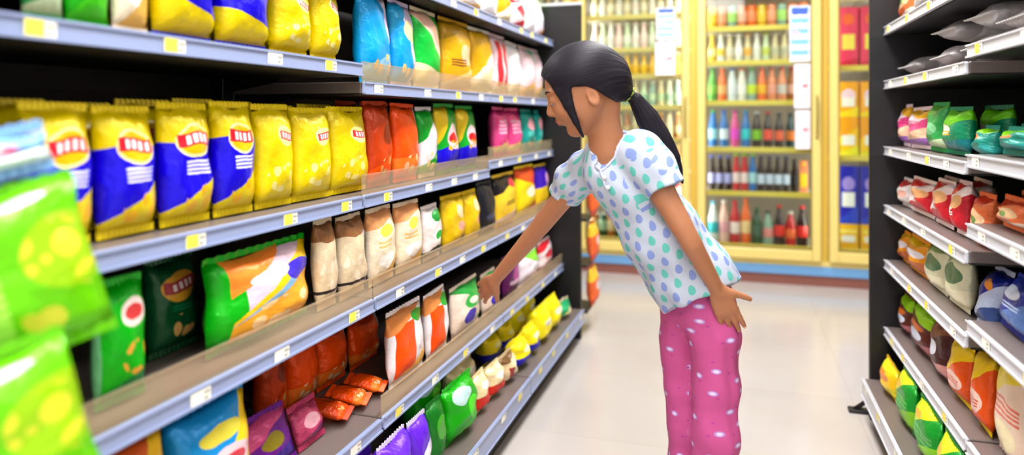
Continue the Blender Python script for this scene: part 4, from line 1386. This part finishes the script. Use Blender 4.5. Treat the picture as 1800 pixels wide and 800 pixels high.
def bow(a, b, c, n, ra, rb, rc):
    """limb points through the joint b, rounded there"""
    out = []
    for i in range(n + 1):
        t = i / n
        if t < .42:
            p, r = a.lerp(b, t / .5), ra + (rb - ra) * (t / .5)
        elif t > .58:
            p, r = b.lerp(c, (t - .5) / .5), rb + (rc - rb) * ((t - .5) / .5)
        else:
            u = (t - .42) / .16
            p0, p2 = a.lerp(b, .84), b.lerp(c, .16)
            p = p0.lerp(b, u).lerp(b.lerp(p2, u), u)
            r = rb
        out.append((p, r))
    return out


B_.limb(bow(LSH, LEL, LWR, 24, .034, .0235, .0165), .012)
B_.limb(bow(RSH, REL, RWR, 24, .030, .0240, .0165), .012)


def finger(F, base, d0, d1, d2, L, r, k=.0035):
    """three bones"""
    p1 = base + d0.normalized() * L * .44
    p2 = p1 + d1.normalized() * L * .31
    p3 = p2 + d2.normalized() * L * .25
    F.cap(base, p1, r * 1.08, r, k)
    F.cap(p1, p2, r, r * .92, .002)
    F.cap(p2, p3, r * .92, r * .78, .002)
    return p3, d2.normalized()


NAILS = []


def hand(F, wrist, ax, across, nrm, size, curls, thumb):
    """ax = along the palm, across = towards the index side, nrm = out of the back of the hand"""
    ax = ax.normalized()
    across = (across - ax * across.dot(ax)).normalized()
    nrm = ax.cross(across) if ax.cross(across).dot(nrm) > 0 else across.cross(ax)
    pl = .075 * size
    mid = wrist + ax * pl * .55
    F.ell(mid, (pl * .60, .030 * size, .0125 * size), (ax, across, nrm), .012)
    for q in range(4):
        kn = wrist + ax * pl * (.92 - (.02, 0, .03, .10)[q]) + across * (.0235 - .0155 * q) * size
        F.cap(wrist + across * (.010 - .007 * q) * size, kn, .010 * size, .0088 * size, .008)
    for q in range(4):
        kn = wrist + ax * pl * (.95 - (.02, 0, .03, .10)[q]) + across * (.0235 - .0155 * q) * size
        L = (.060, .066, .061, .048)[q] * size
        c0, c1, c2, spread = curls[q]

        def dr(c):
            return ax * math.cos(c) - nrm * math.sin(c) + across * spread
        tip, dd = finger(F, kn, dr(c0), dr(c1), dr(c2), L, .0074 * size)
        NAILS.append((tip - dd * .003 * size + nrm * .0045 * size, dd, nrm, size))
    tb = wrist + ax * pl * .18 + across * .017 * size
    t0, t1, t2 = [ax * v[0] + across * v[1] + nrm * v[2] for v in thumb]
    F.cap(wrist + ax * pl * .12 + across * .01 * size, tb + t0.normalized() * .018 * size, .012 * size, .0115 * size, .010)
    tip, dd = finger(F, tb + t0.normalized() * .01 * size, t0, t1, t2, .062 * size, .0087 * size, .006)
    NAILS.append((tip - dd * .003 * size + nrm * .004 * size, dd, nrm, size))


# left hand: hangs behind the thigh, palm inwards, fingers slightly curled, thumb out
axL = (P(1296, 590, 1.62) - LWR)
hand(B_, LWR + axL.normalized() * -.004, axL, RT * .9 + UP * .35 - FW * .15, FW * -1, .86,
     [(.0, .12, .25, .06), (.04, .18, .3, .02), (.10, .25, .38, -.03), (.15, .3, .42, -.08)],
     ((.62, .75, -.1), (.75, .72, -.15), (.8, .62, -.2)))
# right hand: reaches down into the shelf, fingers closing over a bag
axR = (P(838, 522, 2.045) - RWR)
hand(B_, RWR + axR.normalized() * -.004, axR, UP * -.55 + RT * .55 - FW * .5, UP * .65 - RT * .5 - FW * .3, .88,
     [(.05, .3, .5, .10), (.0, .25, .45, .03), (.02, .3, .5, -.05), (.05, .35, .55, -.14)],
     ((.75, .62, -.2), (.85, .35, -.35), (.9, .2, -.4)))
# neck and head
B_.chain([(H(-.028, 0, -.045), .037), (P(1062, 228, 1.64), .034), (NECKB, .040)], .02)
B_.ell(H(-.002, 0, .018), (.088, .071, .074), HB, .01)
B_.ell(H(.026, 0, -.028), (.060, .056, .062), HB, .02)
B_.cap(H(-.005, .048, -.045), H(.052, .012, -.082), .012, .014, .02)
B_.cap(H(-.005, -.048, -.045), H(.052, -.012, -.082), .012, .014, .02)
B_.ell(H(.066, 0, -.080), (.014, .015, .013), HB, .016)
for sg in (-1, 1):
    B_.ell(H(.054, sg * .032, -.028), (.028, .024, .026), HB, .02)       # cheeks
    B_.ell(H(.088, sg * .029, .004), (.012, .014, .008), HB, .012, 'sub')  # sockets
    B_.ell(H(.070, sg * .029, .002), (.0150, .0160, .0125), HB, .003)    # lids over the eyeballs
    B_.cap(H(.082, sg * .014, .020), H(.073, sg * .043, .022), .005, .004, .010)  # brow ridge
    B_.ell(H(.090, sg * .0085, -.028), (.007, .0055, .005), HB, .006)    # nose wings
    # ears
    ec = H(-.008, sg * .064, -.028)
    eb = ((HF + HL * sg * .35).normalized(), (HL * sg - HF * .35).normalized(), HU)
    B_.ell(ec, (.0135, .0060, .022), eb, .006)
    B_.ell(ec + HL * sg * .006 + HF * .002, (.0075, .0045, .0135), eb, .003, 'sub')
    B_.cap(ec + HF * .010 + HU * -.004 + HL * sg * .002, ec + HF * .008 + HU * -.012 + HL * sg * .002, .004, .004, .003)
B_.cap(H(.080, 0, .010), H(.097, 0, -.018), .006, .0075, .010)           # nose bridge
B_.ell(H(.096, 0, -.022), (.0085, .008, .0075), HB, .006)                # nose tip
B_.ell(H(.082, 0, -.046), (.010, .020, .012), HB, .010)                  # mouth swell
B_.ell(H(.090, 0, -.0445), (.0055, .016, .0042), HB, .003)               # upper lip
B_.ell(H(.088, 0, -.0530), (.0055, .013, .0044), HB, .003)               # lower lip
B_.cap(H(.097, -.016, -.0487), H(.097, .016, -.0487), .0012, .0012, .002, 'sub')
pos, Q = B_.mesh()
pos = relax(pos, Q, 2, .4)
ctr = pos[Q].mean(1)
hc = np.array(HC)
loc = np.stack([(ctr - hc) @ np.array(v) for v in HB], 1)
lipmask = (loc[:, 0] > .084) & (np.abs(loc[:, 1]) < .018) & (((loc[:, 2] + .0445) / .0048) ** 2 + (loc[:, 1] / .018) ** 2 < 1) | \
          (loc[:, 0] > .082) & (((loc[:, 2] + .053) / .005) ** 2 + (loc[:, 1] / .015) ** 2 < 1)
girl = link('girl', np_mesh('girl', pos - np.array(GO), Q, [skin, lipm], midx=lipmask.astype(int)), None, GO)
tag(girl, 'girl with black ponytail, dotted white top and pink trousers, reaching into the left shelves', 'person')
del B_

# eyes, brows, lashes
for sg in (1, -1):
    c = H(.0742, sg * .029, -.0035) - GO
    b = MB()
    bm_ = [(.0105 * math.cos(a), .0105 * math.sin(a)) for a in np.linspace(-1.45, 1.45, 9)]
    b.lathe([(max(r, .0004), z) for r, z in bm_], 14)
    e = b.build('eye', mat('eye_white', '#d8d0cc', .2), girl, c)
    b = MB()
    b.tube([H(.0835, sg * .017, -.0055) - GO, H(.0858, sg * .029, -.0075) - GO, H(.0800, sg * .042, -.005) - GO], [.0008, .0014, .0008], 6)
    b.build('eyelashes', mat('lash_black', '#0c0808', .6), girl)
    b = MB()
    b.tube([H(.0875, sg * .014, .0225) - GO, H(.0835, sg * .030, .026) - GO, H(.074, sg * .046, .0225) - GO], [.0016, .0022, .001], 6)
    b.build('eyebrow', mat('brow_black', '#1c100c', .8), girl)
for (p, dd, nn, sz) in NAILS:
    b = MB()
    sd = dd.cross(nn).normalized()
    n2 = sd.cross(dd).normalized()
    if n2.dot(nn) < 0:
        n2 = -n2
    q = [p + sd * a * .0036 * sz + dd * c * .0045 * sz + n2 * (0.0008 * (1 - a * a)) for c in (-1, 0, 1) for a in (-1, -.5, 0, .5, 1)]
    q += [v - n2 * .0016 for v in q]
    fs = [(r * 5 + i, r * 5 + i + 1, r * 5 + i + 6, r * 5 + i + 5) for r in range(2) for i in range(4)]
    fs += [tuple(15 + i for i in reversed(f)) for f in fs]
    rim = [0, 1, 2, 3, 4, 9, 14, 13, 12, 11, 10, 5]
    fs += [(rim[i], rim[(i + 1) % 12], 15 + rim[(i + 1) % 12], 15 + rim[i]) for i in range(12)]
    b.add([v - GO for v in q], fs, 0, True)
    b.build('fingernail', nailm, girl)


# hair ---------------------------------------------------------------
def hair_mat():
    m, nt, b = new_mat('black_hair')
    at = nt.nodes.new('ShaderNodeAttribute')
    at.attribute_name = 'cloth'
    mp = nt.nodes.new('ShaderNodeMapping')
    mp.inputs['Scale'].default_value = (900, 12, 12)
    nt.links.new(at.outputs['Vector'], mp.inputs[0])
    nz = nt.nodes.new('ShaderNodeTexNoise')
    nz.inputs['Scale'].default_value = 1
    nz.inputs['Detail'].default_value = 2
    nt.links.new(mp.outputs[0], nz.inputs['Vector'])
    mx = nt.nodes.new('ShaderNodeMix')
    mx.data_type = 'RGBA'
    mx.inputs[6].default_value = lin('#08060c')
    mx.inputs[7].default_value = lin('#1d1724')
    nt.links.new(nz.outputs['Fac'], mx.inputs[0])
    nt.links.new(mx.outputs[2], b.inputs['Base Color'])
    b.inputs['Roughness'].default_value = .5
    b.inputs['Specular IOR Level'].default_value = .22
    bp = nt.nodes.new('ShaderNodeBump')
    bp.inputs['Strength'].default_value = .5
    bp.inputs['Distance'].default_value = .002
    nt.links.new(nz.outputs['Fac'], bp.inputs['Height'])
    nt.links.new(bp.outputs['Normal'], b.inputs['Normal'])
    return m


M_HAIR = hair_mat()
TIE = P(1104, 166, 1.645)
Hf = Field(np.array(HC) - .17, np.array(HC) + .17, .0026)
Hf.ell(H(-.001, 0, .022), (.097, .0785, .081), HB, 0)
Hf.ell(H(-.040, 0, -.012), (.056, .062, .056), HB, .02)
Hf.cap(H(-.06, 0, -.01), TIE, .045, .014, .03)
# cut the face and neck free along the hairline
r = Hf._sub(Hf.lo, Hf.lo + Hf.n * Hf.h)
sl, Pp = r
lc = Pp - hc
f_, l__, u_ = lc @ np.array(HF), lc @ np.array(HL), lc @ np.array(HU)
cut = np.interp(f_, [-.12, -.075, -.051, -.018, -.005, .031, .056, .0715, .080, .1], [-.082, -.078, -.068, -.016, -.002, .014, .026, .048, .066, .10])
Hf._apply(sl, (u_ - cut) * .8, .006, 'sub')
# loose strands down the cheek, both sides
for sg in (1, -1):
    for q in range(5):
        a = q / 4
        Hf.chain([(H(.030 + .032 * a, sg * (.056 - .012 * a), .050), .008), (H(.032 + .026 * a, sg * (.066 - .008 * a), .016), .0065),
                  (H(.042 + .014 * a, sg * (.0635 - .003 * a), -.022), .0052), (H(.0475 + .006 * a, sg * .0565, -.062), .004), (H(.051, sg * .047, -.099), .0016)], .004)
pos, Q = Hf.mesh()
pos = relax(pos, Q, 3, .5)
lc = pos - np.array(TIE)
vn = vnormals(pos, Q)
ang = np.arctan2(lc @ np.array(HL), lc @ np.array(HU))
rad = np.linalg.norm(lc, axis=1)
hl_ = lc @ np.array(HF)
pos = pos + vn * ((0.0003 * np.sin(ang * 60) + .0004 * np.sin(ang * 23 + rad * 30)) * np.clip((.135 - rad) / .02, 0, 1))[:, None]
link('hair', np_mesh('hair', pos - np.array(GO), Q, [M_HAIR], attr=np.stack([ang * .06, rad, rad * 0], 1)), girl)
Pt = Field(np.array(P(1100, 150, 1.64)) - [.12, .12, .25], np.array(P(1200, 150, 1.68)) + [.10, .12, .08], .0026)
PT = [(TIE, .011), (P(1118, 176, 1.65), .017), (P(1138, 208, 1.655), .027), (P(1158, 242, 1.655), .028), (P(1180, 278, 1.65), .021), (P(1192, 302, 1.645), .011), (P(1200, 322, 1.64), .003)]
Pt.limb(PT, .01)
pos, Q = Pt.mesh()
pos = relax(pos, Q, 2, .5)
axp = np.array((PT[5][0] - PT[0][0]).normalized())
lc = pos - np.array(TIE)
al = lc @ axp
sd = np.array(FW)
up2 = np.cross(axp, sd)
mid_ = np.stack([np.interp(al, [(np.array(p) - np.array(TIE)) @ axp for p, _ in PT], [np.array(p)[a] for p, _ in PT]) for a in range(3)], 1)
rel = pos - mid_
ang = np.arctan2(rel @ sd, rel @ up2)
vn = vnormals(pos, Q)
pos = pos + vn * (.0006 * np.sin(ang * 14 + al * 20) + .0004 * np.sin(ang * 31))[:, None]
link('ponytail', np_mesh('ponytail', pos - np.array(GO), Q, [M_HAIR], attr=np.stack([ang * .03, al, al * 0], 1)), girl)
b = MB()
d_ = (PT[1][0] - TIE).normalized()
a_, c_ = d_.orthogonal().normalized(), d_.cross(d_.orthogonal().normalized())
ring = [TIE - GO + (a_ * math.cos(t) + c_ * math.sin(t)) * (.015 + .0015 * math.sin(8 * t)) for t in np.linspace(0, 2 * PI, 25)]
b.tube(ring, .0055, 8)
tag(b.build('hair_tie', mat('tie_green', '#9ab048', .7), girl), 'yellow green hair tie')


# clothes -------------------------------------------------------------
def dot_cloth():
    m, nt, b = new_mat('white_cotton_petal_dots')
    at = nt.nodes.new('ShaderNodeAttribute')
    at.attribute_name = 'cloth'
    sp = nt.nodes.new('ShaderNodeSeparateXYZ')
    ms = nt.nodes.new('ShaderNodeAttribute')
    ms.attribute_name = 'sleeve'
    sm_ = nt.nodes.new('ShaderNodeSeparateXYZ')
    nt.links.new(ms.outputs['Vector'], sm_.inputs[0])
    pk = nt.nodes.new('ShaderNodeMix')
    pk.data_type = 'VECTOR'
    nt.links.new(mth(nt, 'GREATER_THAN', sm_.outputs[2], 0.0), pk.inputs[0])
    nt.links.new(at.outputs['Vector'], pk.inputs[4])
    nt.links.new(ms.outputs['Vector'], pk.inputs[5])
    nt.links.new(pk.outputs[1], sp.inputs[0])
    cw, ch = .034, .0285
    vv = mth(nt, 'DIVIDE', sp.outputs[1], ch)
    rw = mth(nt, 'FLOOR', vv)
    uu = mth(nt, 'ADD', mth(nt, 'DIVIDE', sp.outputs[0], cw), mth(nt, 'MULTIPLY', mth(nt, 'FLOORED_MODULO', rw, 2.0), .5))
    cu = mth(nt, 'FLOOR', uu)
    fy = mth(nt, 'SUBTRACT', mth(nt, 'FRACT', vv), .5)
    fx = mth(nt, 'SUBTRACT', mth(nt, 'FRACT', uu), .5)
    fx = mth(nt, 'SUBTRACT', fx, mth(nt, 'MULTIPLY', fy, .12))
    wd = mth(nt, 'ADD', .22, mth(nt, 'MULTIPLY', fy, .12))
    ex = mth(nt, 'DIVIDE', fx, wd)
    ey = mth(nt, 'DIVIDE', fy, .40)
    dd = mth(nt, 'ADD', mth(nt, 'MULTIPLY', ex, ex), mth(nt, 'MULTIPLY', ey, ey))
    msk = mth(nt, 'LESS_THAN', dd, 1.0)
    par = mth(nt, 'FLOORED_MODULO', mth(nt, 'ADD', cu, mth(nt, 'FLOOR', mth(nt, 'MULTIPLY', rw, .5))), 2.0)
    c1 = nt.nodes.new('ShaderNodeMix')
    c1.data_type = 'RGBA'
    c1.inputs[6].default_value = lin('#8397d4')
    c1.inputs[7].default_value = lin('#62c0b6')
    nt.links.new(par, c1.inputs[0])
    mx = nt.nodes.new('ShaderNodeMix')
    mx.data_type = 'RGBA'
    mx.inputs[6].default_value = lin('#bcc6d8')
    nt.links.new(msk, mx.inputs[0])
    nt.links.new(c1.outputs[2], mx.inputs[7])
    nt.links.new(mx.outputs[2], b.inputs['Base Color'])
    b.inputs['Roughness'].default_value = .85
    tc = nt.nodes.new('ShaderNodeTexCoord')
    nz = nt.nodes.new('ShaderNodeTexNoise')
    nz.inputs['Scale'].default_value = 26
    nt.links.new(tc.outputs['Object'], nz.inputs['Vector'])
    bp = nt.nodes.new('ShaderNodeBump')
    bp.inputs['Strength'].default_value = .35
    bp.inputs['Distance'].default_value = .01
    nt.links.new(nz.outputs['Fac'], bp.inputs['Height'])
    nt.links.new(bp.outputs['Normal'], b.inputs['Normal'])
    return m


def pink_cloth():
    m, nt, b = new_mat('pink_cotton_small_motifs')
    at = nt.nodes.new('ShaderNodeAttribute')
    at.attribute_name = 'cloth'
    mp = nt.nodes.new('ShaderNodeMapping')
    nt.links.new(at.outputs['Vector'], mp.inputs[0])
    cur = None
    for (sc_, lo_, th, colr) in ((17.0, (0.3, .2, 0), .10, '#b48cd0'), (17.0, (0.3, .2, 0), .06, '#e2cdea'), (21.0, (5.1, 2.3, 0), .05, '#b03c90')):
        vo = nt.nodes.new('ShaderNodeTexVoronoi')
        vo.voronoi_dimensions = '2D'
        vo.inputs['Scale'].default_value = sc_
        vo.inputs['Randomness'].default_value = .55
        mq = nt.nodes.new('ShaderNodeMapping')
        mq.inputs['Location'].default_value = lo_
        mq.inputs['Rotation'].default_value = (0, 0, -.6)
        mq.inputs['Scale'].default_value = (.8, 1.35, 1)
        nt.links.new(at.outputs['Vector'], mq.inputs[0])
        nt.links.new(mq.outputs[0], vo.inputs['Vector'])
        f = mth(nt, 'LESS_THAN', vo.outputs['Distance'], th * 1.4)
        mx = nt.nodes.new('ShaderNodeMix')
        mx.data_type = 'RGBA'
        nt.links.new(f, mx.inputs[0])
        if cur is None:
            mx.inputs[6].default_value = lin('#c34e8c')
        else:
            nt.links.new(cur, mx.inputs[6])
        mx.inputs[7].default_value = lin(colr)
        cur = mx.outputs[2]
    nt.links.new(cur, b.inputs['Base Color'])
    b.inputs['Roughness'].default_value = .8
    tc = nt.nodes.new('ShaderNodeTexCoord')
    nz = nt.nodes.new('ShaderNodeTexNoise')
    nz.inputs['Scale'].default_value = 20
    nt.links.new(tc.outputs['Object'], nz.inputs['Vector'])
    bp = nt.nodes.new('ShaderNodeBump')
    bp.inputs['Strength'].default_value = .4
    bp.inputs['Distance'].default_value = .012
    nt.links.new(nz.outputs['Fac'], bp.inputs['Height'])
    nt.links.new(bp.outputs['Normal'], b.inputs['Normal'])
    return m


M_DOT, M_PINK = dot_cloth(), pink_cloth()


def cyl_attr(pos, a, b_, ref):
    a, b_ = np.array(a), np.array(b_)
    ax = (b_ - a) / np.linalg.norm(b_ - a)
    rf = np.array(ref)
    rf = rf - ax * (rf @ ax)
    rf /= np.linalg.norm(rf)
    sd = np.cross(ax, rf)
    q = pos - a
    al = q @ ax
    x, y = q @ rf, q @ sd
    return np.arctan2(y, x), al, np.hypot(x - 0, y - 0), q


S = Field(np.array([P(985, 300, 1.85).x - .08, 1.38, .45]), np.array([P(1310, 480, 1.7).x + .09, 2.0, 1.10]), .0028)
TA, TB = P(1092, 295, 1.68), P(1240, 535, 1.71)
S.chain([(P(1078, 280, 1.675), .060), (P(1098, 315, 1.675), .074), (P(1158, 405, 1.685), .091), (P(1215, 488, 1.70), .099), (P(1252, 545, 1.705), .103)], .02)
S.chain([(P(1036, 296, 1.735), .047), (P(1078, 272, 1.675), .050), (P(1126, 270, 1.605), .051)], .03)
S.cap(P(1066, 305, 1.65), P(1115, 335, 1.635), .050, .055, .03)
# sleeves
S.chain([(P(1126, 268, 1.60), .050), (P(1148, 295, 1.585), .050), (P(1176, 338, 1.565), .041), (P(1186, 352, 1.56), .040)], .015)
S.chain([(P(1045, 296, 1.725), .048), (P(1034, 300, 1.74), .048), (P(1008, 318, 1.765), .047), (P(990, 348, 1.80), .040), (P(982, 360, 1.81), .040)], .015)
# sleeve openings
nL = (LEL - LSH).normalized()
cutL = P(1172, 329, 1.565)
S.plane(cutL, nL * 1.0 + UP * -.25 , (cutL + nL * .05, .066))
nR = (REL - RSH).normalized()
cutR = P(999, 345, 1.79)
S.plane(cutR, nR, (cutR + nR * .05, .064))
# hem: slanted, higher at the back
hn = RT * .40 + UP * -.915 + FW * -.30
S.plane(P(1232, 521, 1.70), hn, (P(1262, 590, 1.70), .19))
# neck opening
S.chain([(P(1068, 205, 1.63), .040), (P(1068, 238, 1.615), .037), (P(1062, 262, 1.602), .029), (P(1055, 282, 1.606), .020), (P(1050, 296, 1.608), .009)], .004, 'sub')
pos, Q = S.mesh()
pos = relax(pos, Q, 2, .5)
vn = vnormals(pos, Q)
ang, al, rr, q = cyl_attr(pos, TA, TB, -FW)
angL, alL, rL, _ = cyl_attr(pos, LSH, LEL, -FW)
angR, alR, rR, _ = cyl_attr(pos, RSH, REL, -FW)
mL = np.minimum(np.minimum(np.minimum(.062 - rL, alL + .01), rr - .012 - rL), .10 - alL)
mR = np.minimum(np.minimum(np.minimum(.058 - rR, alR), rr - .008 - rR), .12 - alR)
at = np.stack([ang * .092, al, al * 0], 1)
slv = np.where((mL > mR)[:, None], np.stack([angL * .047 + .013, alL, mL], 1), np.stack([angR * .045 + .007, alR, mR], 1))
# folds: gathers running down the cloth, deeper towards the hem, and creases at the waist
fold = np.clip(al / .3, 0, 1)
dis = .0030 * fold * np.sin(ang * 9 + 3 * np.sin(al * 14)) + .0022 * np.sin(al * 62 + ang * 3.1) * np.clip(np.sin(ang * 1.3 + .8), 0, 1) * fold + .0012 * np.sin(pos[:, 0] * 90 + pos[:, 2] * 70)
pos = pos + vn * dis[:, None]
bm_ = np_mesh('blouse', pos - np.array(GO), Q, [M_DOT], attr=at)
a2 = bm_.attributes.new('sleeve', 'FLOAT_VECTOR', 'POINT')
a2.data.foreach_set('vector', slv.astype(np.float32).ravel())
link('blouse', bm_, girl)
from mathutils.bvhtree import BVHTree
TREE = BVHTree.FromPolygons([tuple(v) for v in pos - np.array(GO)], [tuple(q) for q in Q.tolist()])


def on_cloth(p, off=0.0):
    q, n, i, d = TREE.find_nearest(p - GO)
    n = Vector(vnormals(pos, Q)[Q[i][0]])
    return q + n * off, n


del S
# frilled placket, buttons and neck trim
b = MB()
for pts in ([(1089, 228, 1.600), (1078, 250, 1.59), (1066, 274, 1.588), (1052, 298, 1.592), (1058, 312, 1.595), (1064, 326, 1.60), (1069, 338, 1.60)], [(1046, 262, 1.66), (1046, 280, 1.63), (1052, 298, 1.592)]):
    pp = []
    for i in range(len(pts) - 1):
        for t_ in np.linspace(0, 1, 6)[:-1]:
            pp.append(on_cloth(P(*pts[i]).lerp(P(*pts[i + 1]), t_), .001 + .001 * math.sin(t_ * 12))[0])
    b.tube(pp, .0032, 7)
tag(b.build('neck_trim', mat('trim_white', '#c8cfe2', .8), girl), 'white neckline trim')
for (px, py, dd) in ((1062, 312, 1.590), (1068, 330, 1.591)):
    c, n_ = on_cloth(P(px, py, dd), .004)
    b = MB()
    b.lathe([(.001, .0028), (.0045, .0024), (.0052, 0), (.0045, -.003)], 12)
    o = b.build('button', mat('button_pearl', '#f6f4f8', .2), girl, c)
    o.rotation_euler = n_.to_track_quat('Z', 'Y').to_euler()

T = Field(np.array([P(1160, 600, 1.72).x - .09, 1.46, .03]), np.array([P(1300, 600, 1.7).x + .08, 1.96, .80]), .003)
T.chain([(P(1212, 490, 1.70), .060), (P(1232, 530, 1.705), .078)], .02)
T.chain([(P(1246, 545, 1.69), .066), (LHIP, .0565), (P(1257, 680, 1.665), .0515), (LKNEE, .050), (P(1250, 860, 1.66), .050), (Vector((LANK.x, LANK.y, .075)), .052)], .02)
T.chain([(P(1202, 545, 1.735), .060), (RHIP, .0465), (P(1200, 680, 1.75), .045), (RKNEE, .044), (P(1208, 840, 1.755), .045), (Vector((RANK.x, RANK.y, .075)), .048)], .014)
T.plane((0, 0, .062), (0, 0, -1))
hn2 = -hn
T.plane(P(1222, 498, 1.70), hn2)
pos, Q = T.mesh()
pos = relax(pos, Q, 2, .5)
vn = vnormals(pos, Q)
a1, l1, r1, _ = cyl_attr(pos, (LHIP.x, LHIP.y, .8), (LHIP.x, LHIP.y, 0), -FW)
a2_, l2, r2, _ = cyl_attr(pos, (RHIP.x, RHIP.y, .8), (RHIP.x, RHIP.y, 0), -FW)
lega = np.where((r1 < r2 + .01)[:, None], np.stack([a1 * .052, l1, l1 * 0], 1), np.stack([a2_ * .046 + .3, l2 + .03, l2 * 0], 1))
lx = (pos - np.array(GO)) @ np.array(RT)
ly = (pos - np.array(GO)) @ np.array(FW)
zz = pos[:, 2]
dis = .0028 * np.sin(zz * 46 + lx * 38 + 2 * np.sin(ly * 30)) * np.clip(1.1 - zz * 1.2, .3, 1) + .0018 * np.sin(zz * 19 - lx * 70) + .0012 * np.sin(lx * 140 + ly * 90 + zz * 12)
pos = pos + vn * dis[:, None]
link('trousers', np_mesh('trousers', pos - np.array(GO), Q, [M_PINK], attr=lega), girl)
del T
for an in (LANK, RANK):
    ft = (HF - UP * HF.z).normalized()
    sdv = ft.cross(UP)
    c = Vector((an.x, an.y, 0)) + ft * .045
    b = MB()
    outl = []
    for t_ in np.linspace(0, 2 * PI, 29)[:-1]:
        outl.append(c + ft * .095 * math.cos(t_) + sdv * (.033 + .006 * math.cos(t_)) * math.sin(t_) - GO)
    n = len(outl)
    b.add([v + Vector((0, 0, .0002)) for v in outl] + [v + Vector((0, 0, .006)) for v in outl],
          [tuple(range(n - 1, -1, -1)), tuple(range(n, 2 * n))] + [(i, (i + 1) % n, n + (i + 1) % n, n + i) for i in range(n)])
    b.tube([c + sdv * .034 + ft * .02 - GO + UP * .004, c + sdv * .027 + ft * .024 - GO + UP * .034, c + ft * .028 - GO + UP * .046, c - sdv * .027 + ft * .024 - GO + UP * .034, c - sdv * .034 + ft * .02 - GO + UP * .004], .006, 8)
    b.build('sandal', mat('sandal_pink', '#c85a8c', .6), girl)
